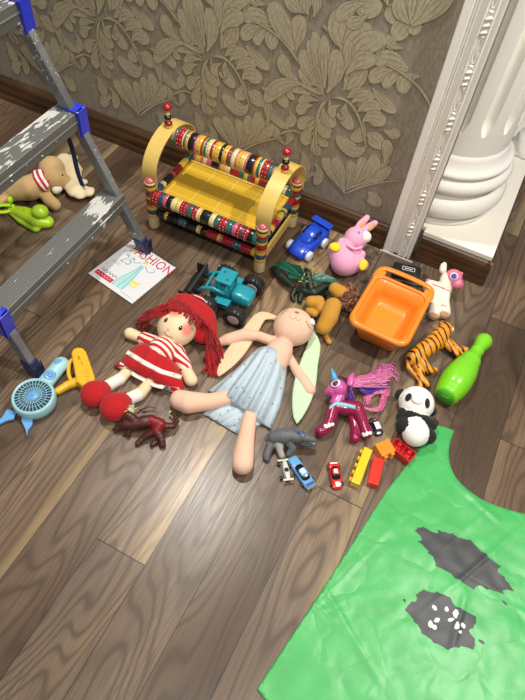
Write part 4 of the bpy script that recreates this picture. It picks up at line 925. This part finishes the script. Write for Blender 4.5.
# purple pony
BG = plastic('#8c1443', .25); PP = plastic('#c8529a', .3)
po = thing('toy_pony', 'dark magenta toy pony with a small blue horn and long pink hair', 'toy pony', W(345, 410))
s_ = 5.833
def q2(a, b): return 310+a/s_, 360+b/s_
def CC(pts, f, mat=0, flat=1., sc=s_): return C([(*f(a, b), r/sc, *rest) for a, b, r, *rest in pts], mat, flat)
b = blob('body', CC([(150, 265, 42, .03), (210, 280, 46, .03), (270, 285, 48, .03)], q2)+CC([(150, 250, 36, .035), (170, 215, 34, .04)], q2, 1)+CC([(135, 290, 38, .03), (120, 350, 34, .028), (105, 385, 34, .026), (75, 410, 34, .02)], q2)+CC([(60, 415, 34, .018)], q2)
    + CC([(285, 310, 40, .03), (310, 370, 34, .028), (330, 430, 34, .026)], q2)+CC([(250, 340, 32, .014), (265, 400, 30, .014), (262, 455, 34, .014)], q2)
    + CC([(165, 165, 52, .05)], q2, 1)+CC([(130, 180, 36, .045), (108, 188, 24, .04)], q2, 1), [BG, PP], po, voxel=.0018, smooth=3)
e_ = blob('ear', CC([(235, 135, 22, .055), (240, 105, 20, .06), (250, 82, 10, .062)], q2, 0, .6), [PP], po, voxel=.0016)
mb = MB(); a0 = W(*q2(148, 120), .06); a1 = W(*q2(126, 45), .075); mb.lathe(a0, a1, [(0, .011), (.4, .0075), (1, .0012)], 14); mb.build('horn', plastic('#4fa8dc', .3), po, label='pale blue pointed horn')
mb = MB(); spot(mb, b, *q2(190, 118), 7.5, 4.2, .5, .4); mb.build('forelock', plastic('#4a1b2b', .4), po)
mb = MB(); spot(mb, b, *q2(150, 136), 5.2, 4.6, .1, .2); ey = mb.build('eye', WHP, po)
mb = MB(); spot(mb, b, *q2(150, 138), 3.6, 3.8, .1, .3, .0008); mb.build('iris', plastic('#6b2a4d', .15), ey)
mb = MB(); spot(mb, b, *q2(148, 132), 1.4, 1.4, .1, .5, .002); mb.build('glint', WHP, ey)
line_on(b, [[q2(95, 183), q2(112, 192), q2(130, 190)]], .0006, 'mouth', plastic('#7a1d4c'), po)
mb = MB(); P_ = [q2(115, 268), q2(150, 245), q2(200, 250), q2(265, 266)]; rg = []
for x, y in smoothpath(P_, 5): p, n_ = hit(b, x, y); p2, n2 = hit(b, x-.4, y+3.6); rg.append([p+n_*.001, p2+n2*.001, p2-n2*.002, p-n_*.002])
mb.loft(rg); mb.build('collar', plastic('#8ec6d8', .4), po, label='pale blue neck ribbon')
mb = MB()
for cx, cy in ((110, 382), (330, 432)):
    for k, (dx, dy) in enumerate(((-18, 4), (2, -2), (22, -6))): spot(mb, b, *q2(cx+dx, cy+dy), 2.6, 1.9, .9+k, .25)
mb.build('hoof_mark', WHP, po)
mane_strands(po, 'mane', [[(*q2(240, 140), .05), (*q2(290, 110), .04), (*q2(350, 105), .025), (*q2(415, 80), .012), (*q2(450, 55), .006), (*q2(475, 80), .006)], [(*q2(240, 150), .05), (*q2(300, 140), .04), (*q2(370, 130), .02), (*q2(430, 120), .01)], [(*q2(240, 120), .05), (*q2(300, 125), .04), (*q2(370, 115), .02), (*q2(440, 90), .01)]], 170, .0010, [plastic('#dd7fae'), plastic('#c65a9c'), plastic('#e79ac0')], 3.0)
mane_strands(po, 'purple_lock', [[(*q2(238, 160), .045), (*q2(240, 200), .03), (*q2(232, 235), .012)], [(*q2(290, 170), .03), (*q2(360, 175), .015), (*q2(435, 130), .008)], [(*q2(300, 180), .025), (*q2(370, 185), .01), (*q2(430, 160), .006)]], 90, .0010, [plastic('#5a2f9c'), plastic('#7a46b8')], 2.4)
mane_strands(po, 'tail', [[(*q2(310, 275), .025), (*q2(350, 290), .02), (*q2(405, 285), .015), (*q2(430, 230), .01), (*q2(445, 175), .006)], [(*q2(440, 190), .01), (*q2(380, 190), .01), (*q2(345, 210), .008), (*q2(330, 245), .006)]], 80, .0011, [plastic('#dd7f9e'), plastic('#c65a8c')], 1.6)
# pale pony
s5 = 5.25
def q3(a, b): return 380+a/s5, 250+b/s5
CR, RO = plastic('#efe6cf', .35), plastic('#e07a97', .35)
pp = thing('toy_pony', 'cream toy pony with a pink head behind the orange basket', 'toy pony', W(440, 300))
b = blob('body', C([(*q3(265, 195), 7.5, .035), (*q3(300, 205), 7.5, .04), (*q3(338, 205), 7, .045)])+C([(*q3(338, 190), 6, .055), (*q3(345, 150), 5.5, .065)])+C([(*q3(338, 215), 6, .045), (*q3(336, 270), 5.4, .035), (*q3(338, 320), 6.2, .028), (*q3(338, 330), 6.2, .024)])+C([(*q3(292, 235), 6, .035), (*q3(290, 290), 5.2, .028), (*q3(285, 335), 6.4, .02)])
    + C([(*q3(385, 145), 8.6, .07)], 1, .95)+C([(*q3(405, 175), 5.5, .065), (*q3(415, 180), 4.4, .062)], 1)+C([(*q3(330, 105), 3.6, .085), (*q3(333, 85), 3.2, .092), (*q3(338, 75), 2.2, .096)], 0)+C([(*q3(425, 125), 2.2, .08)], 1), [CR, RO], pp, voxel=.0018, smooth=3)
mb = MB(); spot(mb, b, *q3(388, 137), 4.2, 3.8, .2, .2); ey = mb.build('eye', plastic('#e9e4f4'), pp)
mb = MB(); spot(mb, b, *q3(388, 138), 3.1, 3.0, .2, .35, .0008); mb.build('iris', plastic('#3f3f8f', .1), ey)
mb = MB(); spot(mb, b, *q3(386, 134), 1.0, 1.0, .2, .5, .002); mb.build('glint', WHP, ey)
line_on(b, [[q3(275, 180), q3(305, 190), q3(340, 205), q3(362, 215)]], .0018, 'body_stripe', plastic('#c9558f'), pp)
line_on(b, [[q3(320, 292), q3(332, 288), q3(340, 296), q3(352, 292)]], .0011, 'leg_squiggle', plastic('#c9558f'), pp)
spots(b, 'hoof_sole', plain('tan_sole', '#c49a72', .6), pp, (*q3(340, 338), 5.4, 3.4, .3, .2), (*q3(286, 345), 5.4, 3.4, .3, .2), label='tan hoof sole')
mb = MB(); spot(mb, b, *q3(250, 160), 2.4, 1.8, 0, .8, .001); mb.build('tail_stub', RO, pp)
# tiger
def q4(a, b): return 400+a/7, 315+b/7
tm = N('tiger_stripes'); tcn = tm.n('ShaderNodeTexCoord'); mpn = tm.n('ShaderNodeMapping'); mpn.inputs['Rotation'].default_value = (0, 0, math.radians(-62)); mpn.inputs['Scale'].default_value = (1.0, .8, 1); tm.l(tcn.outputs['Object'], mpn.inputs[0])
nzn = tm.n('ShaderNodeTexWave'); nzn.bands_direction = 'X'; nzn.inputs['Scale'].default_value = 19; nzn.inputs['Distortion'].default_value = 5; nzn.inputs['Detail'].default_value = 1; nzn.inputs['Detail Scale'].default_value = 1.1; tm.l(mpn.outputs[0], nzn.inputs['Vector'])
n9 = tm.n('ShaderNodeTexNoise'); n9.inputs['Scale'].default_value = 55; tm.l(tcn.outputs['Object'], n9.inputs['Vector'])
tm.l(tm.ramp(tm.math('ADD', nzn.outputs['Fac'], tm.math('MULTIPLY', tm.math('SUBTRACT', n9.outputs['Fac'], .5), .9)), [(.0, '#e09324'), (.80, '#d98a20'), (.86, '#3a2412'), (1, '#241509')]), tm.b.inputs['Base Color']); tm.b.inputs['Roughness'].default_value = .4
TO, TB = tm.m, plastic('#e9c98c', .4)
tg = thing('toy_tiger', 'orange black-striped toy tiger lying on its side by the green pin', 'toy tiger', W(430, 352))
b = blob('body', C([(*q4(100, 300), 8.5, .03), (*q4(160, 250), 8.8, .032), (*q4(220, 210), 9, .033), (*q4(280, 150), 9.2, .034)])+C([(*q4(265, 190), 8, .03)])+C([(*q4(300, 125), 7.5, .038), (*q4(320, 95), 6.6, .04)])+C([(*q4(345, 100), 4.6, .038)], 1)+C([(*q4(290, 52), 2.3, .045)])
    + C([(*q4(315, 180), 5, .03), (*q4(350, 225), 4, .026), (*q4(395, 270), 3.6, .022), (*q4(430, 275), 3, .018)])+C([(*q4(330, 180), 4.5, .02), (*q4(390, 230), 3.5, .018), (*q4(455, 245), 3.4, .015)])+C([(*q4(462, 243), 3, .014)], 1)
    + C([(*q4(130, 300), 6.8, .03), (*q4(170, 350), 4.8, .026), (*q4(210, 390), 3.8, .02), (*q4(245, 385), 3.0, .016)])+C([(*q4(110, 330), 6.2, .02), (*q4(140, 390), 4.4, .016), (*q4(155, 450), 3.6, .014), (*q4(195, 485), 3.2, .012)])
    + C([(*q4(60, 320), 3, .03), (*q4(60, 365), 2.4, .025), (*q4(100, 410), 2.2, .02), (*q4(140, 460), 2.2, .015), (*q4(145, 500), 2.2, .01), (*q4(118, 518), 1.8, .008)]), [TO, TB], tg, voxel=.0017, smooth=3)
mb = MB(); spot(mb, b, *q4(335, 82), .8, .6, 0, .5); mb.build('eye', BLK, tg)
mb = MB(); spot(mb, b, *q4(372, 100), 1.4, 1.8, 0, .6); mb.build('muzzle', plastic('#f0dcb4'), tg)
# grey dinosaur
def q5(a, b): return 260+a/5.833, 420+b/5.833
DG, DW = plain('dino_grey', '#5c5f62', .5, var=.25, scale=60, bump=.4, bscale=150), plain('dino_pale', '#a9a8a0', .5, var=.2)
dg = thing('toy_dinosaur', 'grey toy dinosaur with open jaws above the pale blue car', 'toy dinosaur', W(290, 438))
b = blob('body', C([(*q5(85, 100), 7, .035), (*q5(130, 95), 8, .04), (*q5(180, 90), 7, .042), (*q5(220, 100), 6, .045)])+C([(*q5(240, 95), 5.2, .05), (*q5(285, 108), 4, .048), (*q5(312, 116), 2.8, .046)])+C([(*q5(245, 130), 3.6, .03), (*q5(290, 142), 2.6, .024), (*q5(318, 145), 2, .022)])
    + C([(*q5(75, 120), 5.5, .025), (*q5(50, 170), 4.4, .018), (*q5(38, 205), 4.2, .012), (*q5(38, 222), 3.6, .01)])+C([(*q5(110, 130), 5.2, .03), (*q5(115, 175), 3.6, .02), (*q5(125, 205), 3.4, .012)], 1)+C([(*q5(170, 130), 5, .03), (*q5(190, 165), 4, .02), (*q5(165, 200), 2.6, .012)])+C([(*q5(110, 75), 5, .04), (*q5(70, 90), 4, .035), (*q5(40, 110), 2.4, .03)]), [DG, DW], dg, voxel=.0017, smooth=2)
mb = MB()
for i in range(9): p = W(*q5(262+i*7, 124+i*1.2), .042); mb.lathe(p, p+Vector((0, -.002, -.006)), [(0, .0016), (1, .0002)], 6)
mb.build('teeth', WHP, dg)
mb = MB(); spot(mb, b, *q5(232, 72), 3.8, 2.6, .3, .3); spot(mb, b, *q5(205, 62), 2.2, 1.6, .3, .3); spot(mb, b, *q5(250, 88), 2.6, 1.5, .8, .3); mb.build('blue_marking', plastic('#23538f', .35), dg)
mb = MB(); spot(mb, b, *q5(250, 92), .9, .8, 0, .8, .001); mb.build('eye', plastic('#c9b25a'), dg)
# red horned dragon figure
def q6(a, b): return 100+a/5.833, 385+b/5.833
RD, RB = plain('dragon_brown', '#4a1e18', .4, var=.45, scale=70, bump=.5, bscale=160), plain('dragon_red', '#7c1214', .35, var=.4, scale=80, bump=.5, bscale=160)
rd = thing('toy_dragon', 'dark red toy dragon with a spiky pale crest beside the doll shoe', 'toy dragon', W(150, 425))
b = blob('body', C([(*q6(150, 230), 5.2, .03), (*q6(210, 225), 6, .032), (*q6(260, 215), 6.6, .034), (*q6(300, 205), 5.6, .034)])+C([(*q6(300, 210), 6, .035), (*q6(350, 230), 6.4, .034), (*q6(330, 265), 5.5, .028)], 1)+C([(*q6(375, 240), 4.2, .03), (*q6(425, 240), 3.2, .025), (*q6(450, 210), 2.4, .02), (*q6(430, 175), 1.6, .02), (*q6(405, 160), .9, .02)])
    + C([(*q6(340, 280), 5, .025), (*q6(360, 320), 3.6, .018), (*q6(365, 350), 3.6, .01)])+C([(*q6(300, 280), 4, .022), (*q6(250, 310), 3, .014), (*q6(220, 340), 3, .009)])+C([(*q6(150, 240), 4.2, .026), (*q6(110, 250), 3, .016), (*q6(95, 265), 2.6, .01)])+C([(*q6(170, 260), 3, .02), (*q6(165, 295), 2.4, .01)])+C([(*q6(330, 330), 2.4, .01), (*q6(305, 348), 2.6, .008)])
    + C([(*q6(190, 195), 5, .042), (*q6(165, 175), 4.4, .045), (*q6(140, 185), 3, .042)]), [RD, RB], rd, voxel=.0017, smooth=1)
mb = MB()
for i in range(26):
    a = rnd.uniform(0, 2*PI); rr0 = rnd.uniform(0, 1); p = W(*q6(178+28*rr0*math.cos(a), 145+26*rr0*math.sin(a)), .05); d1 = Vector((rnd.uniform(-1, 1), rnd.uniform(-1, 1), rnd.uniform(0, 1))).normalized(); mb.lathe(p-d1*.003, p+d1*.011, [(0, .0032), (1, .0004)], 6)
mb.build('crest', plastic('#cfc7a2', .5), rd, label='pale spiky crest on the head')
mb = MB()
for P_ in ([(230, 150), (280, 125), (330, 135)], [(250, 160), (295, 150), (325, 155)], [(215, 165), (245, 150), (270, 160)]): mb.tube([W(*q6(x, y), .04) for x, y in P_], [.0028, .002, .0008], 6)
mb.build('spine', RD, rd)
mb = MB(); mb.ball(W(*q6(408, 158), .02), 1, (.003, .005, .003)); mb.build('tail_tip', plastic('#d8cda0'), rd)
# green winged dragon
def q7(a, b): return 270+a/5.25, 250+b/5.25
GD = plain('dragon_green', '#1a5a48', .35, var=.5, scale=40, bump=.4, bscale=120, coat=.3); BD = plain('dragon_black', '#17261f', .45, var=.5, scale=60, bump=.5, bscale=150)
gd = thing('toy_dragon', 'dark green winged toy dragon with yellow markings, between the bench and the lion', 'toy dragon', W(307, 282))
b = blob('body', C([(*q7(130, 210), 2.5, .02), (*q7(180, 215), 4.2, .03), (*q7(230, 225), 5, .034), (*q7(280, 195), 4.2, .034), (*q7(305, 190), 3.5, .03)])+C([(*q7(215, 200), 3.8, .045), (*q7(205, 150), 3.2, .06), (*q7(200, 125), 3.6, .068), (*q7(190, 105), 2.4, .066)])+C([(*q7(130, 210), 3, .02), (*q7(115, 240), 2.4, .012), (*q7(125, 265), 2, .008)])+C([(*q7(165, 230), 3.4, .022), (*q7(155, 265), 3, .01)])+C([(*q7(270, 225), 3.4, .022), (*q7(285, 240), 3, .01)])+C([(*q7(120, 190), 3, .03), (*q7(60, 140), 5.0, .02), (*q7(40, 110), 5, .015), (*q7(15, 100), 2.6, .01)]), [BD], gd, voxel=.0018, smooth=1)
def wing(P_, name):
    mb = MB(); pts = [W(*q7(a, b_), z) for a, b_, z in P_]; root = pts[0]; up = Vector((0, 0, .0022))
    for i in range(1, len(pts)-1):
        mb.add([root, pts[i], pts[i+1], root-up, pts[i]-up, pts[i+1]-up], [(0, 1, 2), (5, 4, 3), (0, 3, 4, 1), (1, 4, 5, 2), (2, 5, 3, 0)], False)
    w_ = mb.build(name, GD, gd)
    for i in range(1, len(pts), 2): mb = MB(); mb.tube([root, root.lerp(pts[i], .5)+Vector((0, 0, .002)), pts[i]], [.0026, .002, .001], 6); mb.build('wing_finger', GD, w_)
wing([(200, 160, .06), (170, 125, .075), (160, 80, .07), (120, 75, .05), (75, 55, .035), (40, 62, .03), (12, 80, .025), (50, 85, .025), (88, 100, .03), (100, 150, .04), (150, 150, .045), (175, 185, .05)], 'wing')
wing([(215, 155, .06), (230, 130, .07), (250, 115, .07), (300, 130, .06), (340, 150, .05), (372, 180, .035), (330, 165, .04), (300, 175, .045), (260, 170, .05), (215, 182, .055)], 'wing')
mb = MB()
for a_, b_ in ((180, 130), (200, 140), (215, 100), (230, 105), (240, 120), (170, 150), (195, 165), (205, 110), (160, 165), (225, 95)):
    p = W(*q7(a_, b_), .074); d1 = Vector((rnd.uniform(-1, 1), rnd.uniform(-1, 1), .5)).normalized(); mb.lathe(p-d1*.004, p+d1*.008, [(0, .003), (1, .0005)], 6)
mb.build('crest', plastic('#b8b04a', .4), gd, label='yellow-green horned crest')

# black gadget
bx = thing('black_box', 'black plastic gadget with a silver-framed badge behind the orange basket', 'gadget', (-.085, 1.522, 0), math.radians(12))
mb = MB(); mb.box((-.01, 0, .0165), (.095, .052, .030)); bb_ = mb.build('case', plastic('#141416', .3), bx, local=True, bevel=.005)
mb = MB()
for x, y, w_, h_ in ((-.005, .010, .042, .0018), (-.005, -.006, .042, .0018), (-.026, .002, .0018, .018), (.016, .002, .0018, .018)): mb.box((x, y, .032), (w_, h_, .001))
mb.box((-.005, .002, .032), (.028, .003, .001)); mb.build('badge_frame', plastic('#d6d8da', .3), bx, local=True)
for k in range(4): mb = MB(); mb.cyl((.05, -.02+.012*k, .010), (.058, -.02+.012*k, .010), .0045, 12); mb.build('knob', plastic('#3a3c40', .3), bx, local=True)
mb = MB(); mb.tube([(.05, -.02, .02), (.062, -.024, .012), (.06, -.034, .006), (.03, -.04, .005), (-.02, -.038, .005)], .003, 8); mb.build('cable', plastic('#1c1c1f', .5), bx, local=True)

# ================================================================ GREEN TUNIC
def inside(p, poly):
    c = False; n = len(poly)
    for i in range(n):
        x1, y1 = poly[i]; x2, y2 = poly[(i+1) % n]
        if (y1 > p[1]) != (y2 > p[1]) and p[0] < (x2-x1)*(p[1]-y1)/(y2-y1)+x1: c = not c
    return c
def nearest(p, poly):
    best = None; bd_ = 1e9; n = len(poly)
    for i in range(n):
        a = Vector(poly[i]); b = Vector(poly[(i+1) % n]); t = max(0, min(1, (Vector(p)-a).dot(b-a)/max(1e-12, (b-a).length_squared))); q = a.lerp(b, t); d_ = (q-Vector(p)).length
        if d_ < bd_: bd_ = d_; best = q
    return best
CREASES = []
rc = random.Random(11)
for i in range(34):
    cx, cy = rc.uniform(0, .85), rc.uniform(-.1, 1.0); a = rc.choice([rc.uniform(-.6, .1), rc.uniform(.7, 1.4), rc.uniform(0, PI)]); l = rc.uniform(.05, .25); CREASES.append((cx, cy, math.cos(a), math.sin(a), l, rc.uniform(.001, .0032)*rc.choice([1, 1, -.4]), rc.uniform(.004, .011)))
def cloth_h(x, y):
    h = .003+.0022*noise.noise(Vector((x*9, y*9, 0)))+.0012*noise.noise(Vector((x*28, y*28, 4)))
    f = math.sin((x*.8+y*.6)*13)*.0006
    for cx, cy, ux, uy, l, am, wd in CREASES:
        u = (x-cx)*ux+(y-cy)*uy
        if abs(u) > l: continue
        v = -(x-cx)*uy+(y-cy)*ux
        if abs(v) < wd*4: h += am*math.exp(-(v/wd)**2)*(1-(u/l)**2)
    return max(.0012, h+f)
def sheet(poly, step, lift=0):
    xs = [p[0] for p in poly]; ys = [p[1] for p in poly]; mb = MB(); idx = {}; vs = []; fs = []
    nx = int((max(xs)-min(xs))/step)+2; ny = int((max(ys)-min(ys))/step)+2; cell = set()
    for i in range(nx):
        for j in range(ny):
            if inside((min(xs)+(i+.5)*step, min(ys)+(j+.5)*step), poly): cell.add((i, j))
    def vid(i, j):
        if (i, j) in idx: return idx[(i, j)]
        p = (min(xs)+i*step, min(ys)+j*step); full = all(c in cell for c in ((i, j), (i-1, j), (i, j-1), (i-1, j-1)))
        if not full: q = nearest(p, poly); p = (q.x, q.y)
        vs.append((p[0], p[1], cloth_h(*p)+lift)); idx[(i, j)] = len(vs)-1; return len(vs)-1
    for i, j in cell: fs.append((vid(i, j), vid(i+1, j), vid(i+1, j+1), vid(i, j+1)))
    mb.add(vs, fs); return mb
def densify(P, n=6):
    return [tuple(q[:2]) for q in smoothpath([(*p, 0) for p in P], n)]
edge = [W(*p)[:2] for p in [(383, 455), (400, 438), (424, 421)]]
poly = [tuple(W(x, y)[:2]) for x, y in ([(257, 689), (313, 604), (347, 552), (387, 490), (402, 471), (415.5, 454.5), (428, 439), (434, 425)]+[(443, 427), (454, 431)])]
neck = [tuple(W(x, y)[:2]) for x, y in smoothpath([(454, 431), (449, 446), (449, 462), (455, 477), (467, 490), (484, 501), (505, 509), (530, 516)], 4)]
poly = poly+neck[1:]+[(.62, .86), (.78, .93), (.80, .55), (.76, .05), (.40, .05), (.10, .135)]
gm = N('green_polyester'); tcg = gm.n('ShaderNodeTexCoord'); nzg = gm.n('ShaderNodeTexNoise'); nzg.inputs['Scale'].default_value = 14; nzg.inputs['Detail'].default_value = 4; gm.l(tcg.outputs['Object'], nzg.inputs['Vector'])
gm.l(gm.ramp(nzg.outputs['Fac'], [(.3, '#3aa552'), (.7, '#46b45e')]), gm.b.inputs['Base Color']); gm.b.inputs['Roughness'].default_value = .38; gm.b.inputs['Sheen Weight'].default_value = .2
vg = gm.n('ShaderNodeTexVoronoi'); vg.feature = 'DISTANCE_TO_EDGE'; vg.inputs['Scale'].default_value = 10; mg = gm.n('ShaderNodeMapping'); gm.l(tcg.outputs['Object'], mg.inputs[0]); n4 = gm.n('ShaderNodeTexNoise'); n4.inputs['Scale'].default_value = 9; gm.l(tcg.outputs['Object'], n4.inputs['Vector'])
vm = gm.n('ShaderNodeVectorMath', operation='MULTIPLY_ADD'); gm.l(n4.outputs['Color'], vm.inputs[0]); vm.inputs[1].default_value = (.12, .12, 0); gm.l(mg.outputs[0], vm.inputs[2]); gm.l(vm.outputs[0], vg.inputs['Vector'])
gm.bump(gm.math('ADD', gm.math('MINIMUM', vg.outputs['Distance'], .16), gm.math('MULTIPLY', nzg.outputs['Fac'], .25)), .42, .009)
tu = thing('tunic', 'bright green satin tunic spread flat with a charcoal print', 'tunic', (.4, .4, 0))
sheet(poly, .006).build('fabric', gm.m, tu, solid=.0006)
# a plain generic blot print in the place of the printed design
def blot(cx, cy, rx, ry, ang, seed, spikes, n=64):
    r = random.Random(seed); out = []; ks = [(r.randint(3, 9), r.uniform(0, 6), r.uniform(.03, .09)) for _ in range(4)]
    for i in range(n):
        a = 2*PI*i/n; k = 1+sum(am*math.sin(f*a+ph) for f, ph, am in ks)+(spikes if i % 4 == 0 else 0); x, y = rx*k*math.cos(a), ry*k*math.sin(a); out.append((cx+x*math.cos(ang)-y*math.sin(ang), cy+x*math.sin(ang)+y*math.cos(ang)))
    return out
CH = plain('charcoal_print', '#34373a', .45, var=.2, scale=20); WP = plain('white_print', '#e6ece8', .45, var=.05)
mcen = W(462, 560); m2 = W(441, 622)
for (cx, cy, rx, ry, an, sd, sp) in ((mcen.x, mcen.y, .115, .050, -.10, 4, .10), (m2.x, m2.y+.005, .080, .055, -.05, 9, .07)):
    sheet(blot(cx, cy, rx, ry, an, sd, sp), .0022, .0009).build('printed_blot', CH, tu)
rs = random.Random(3)
for i in range(12):
    a = rs.uniform(0, 2*PI); q = rs.uniform(.3, .8); x = m2.x+.068*q*math.cos(a); y = m2.y+.01+.04*q*math.sin(a); sheet(blot(x, y, rs.uniform(.004, .009), rs.uniform(.003, .006), rs.uniform(0, 3), i, 0, 20), .0012, .0016).build('printed_fleck', WP, tu)
for i in range(9):
    a = rs.uniform(0, 2*PI); x = (mcen.x+m2.x)/2+.13*math.cos(a); y = (mcen.y+m2.y)/2+.12*math.sin(a); sheet(blot(x, y, rs.uniform(.003, .008), rs.uniform(.002, .005), rs.uniform(0, 3), 40+i, 0, 20), .0012, .0009).build('printed_drop', CH, tu)

# ================================================================ BEYOND THE COLUMN
cl = MB(); rg = []
for i in range(9):
    z = .126+.07*i/8; out = []
    for j in range(24):
        a = 2*PI*j/24; r = .05+.006*math.sin(5*a+i)*(1-i/10)-.002*i; out.append(Vector((.10+r*math.cos(a), 2.27+r*1.3*math.sin(a), z)))
    rg.append(out)
cl.loft(rg); tag(cl.build('cloth_bundle', cloth('#e6e4de'), origin=(.10, 2.27, .125)), 'white cloth-wrapped pot standing on the plinth behind the column', 'pot')
pt = thing('potted_plant', 'green leafy plant in a dark pot on the floor beyond the column', 'plant', (.12, 2.80, 0))
mb = MB(); mb.lathe((.12, 2.80, .001), (.12, 2.80, .16), [(0, .06), (.9, .085), (.92, .092), (1, .092), (1, .08), (.9, .078), (.9, .0001)], 28); mb.build('pot', plastic('#3a2f28', .5), pt)
lm = plain('leaf_green', '#2f6b2a', .35, var=.3)
for i in range(16):
    a = 2*PI*i/16+rnd.uniform(-.2, .2); el = rnd.uniform(.4, 1.2); L = rnd.uniform(.12, .2); base = Vector((.12, 2.80, .15)); rg = []
    for k in range(9):
        t = k/8; d_ = Vector((math.cos(a)*math.cos(el), math.sin(a)*math.cos(el), math.sin(el))); p = base+d_*L*t+Vector((0, 0, -.09*t*t)); w_ = .028*math.sin(PI*min(1, t+.04))**.8+.001; sd = Vector((-math.sin(a), math.cos(a), 0)); rg.append([p-sd*w_, p+Vector((0, 0, -.006)), p+sd*w_, p+Vector((0, 0, -.0075))])
    mb = MB(); mb.loft(rg); mb.build('leaf', lm, pt)

pd.location.z += .004
# unseen table, added past the right edge to cast the shade beside the pin
stt = thing('added_shade_table', 'unseen round dark wooden table added to cast shade beside the bowling pin', 'table', (.74, 1.36, 0))
mb = MB(); mb.lathe((.74, 1.36, .725), (.74, 1.36, .75), [(0, .0001), (0, .215), (.3, .222), (.8, .222), (1, .214), (1, .0001)], 48); mb.build('tabletop', wood.m, stt)
for a in (.5, 2.07, 3.64, 5.21): mb = MB(); mb.lathe((.74+.15*math.cos(a), 1.36+.15*math.sin(a), .001), (.74+.13*math.cos(a), 1.36+.13*math.sin(a), .724), [(0, .011), (1, .018)], 14); mb.build('leg', wood.m, stt)
# ================================================================ CAMERA AND LIGHT
cd = bpy.data.cameras.new('camera'); cam = bpy.data.objects.new('camera', cd); COL.objects.link(cam); bpy.context.scene.camera = cam
cd.sensor_fit = 'HORIZONTAL'; cd.sensor_width = 36; cd.lens = F/525*36; cd.clip_start = .05; cd.clip_end = 50
Mx = Matrix([[R[0][i], -R[1][i], -R[2][i], 0] for i in range(3)]+[[0, 0, 0, 1]]); Mx.translation = (0, 0, H); cam.matrix_world = Mx
def lamp(loc, power, r=.035, col=(1, .955, .88), angle=130, aim=(0, 0, -1), blend=.6):
    ld = bpy.data.lights.new('ceiling_or_fill_spot', 'SPOT'); ld.energy = power; ld.shadow_soft_size = r; ld.color = col; ld.spot_size = math.radians(angle); ld.spot_blend = blend
    o = bpy.data.objects.new('ceiling_or_fill_spot', ld); COL.objects.link(o); o.location = loc; o.rotation_euler = Vector(aim).to_track_quat('-Z', 'Y').to_euler(); return o
LIGHTS = [((-.88, 1.36, 2.65), 95, .05), ((1.1, 1.15, 2.65), 120, .05), ((.1, -.3, 2.65), 66, .06)]  # two ceiling lamps, then an added fill from the camera side without a fixture
for l_, p_, r_ in LIGHTS: lamp(l_, p_, r_)
w = bpy.data.worlds.new('World'); bpy.context.scene.world = w; w.use_nodes = True
w.node_tree.nodes['Background'].inputs[0].default_value = (.95, .93, .9, 1); w.node_tree.nodes['Background'].inputs[1].default_value = .19
sc = bpy.context.scene; sc.view_settings.view_transform = 'Standard'; sc.view_settings.look = 'None'; sc.view_settings.gamma = 1; sc.view_settings.exposure = .66; sc.view_settings.use_curve_mapping = False
try: sc.cycles.use_denoising = True
except Exception: pass
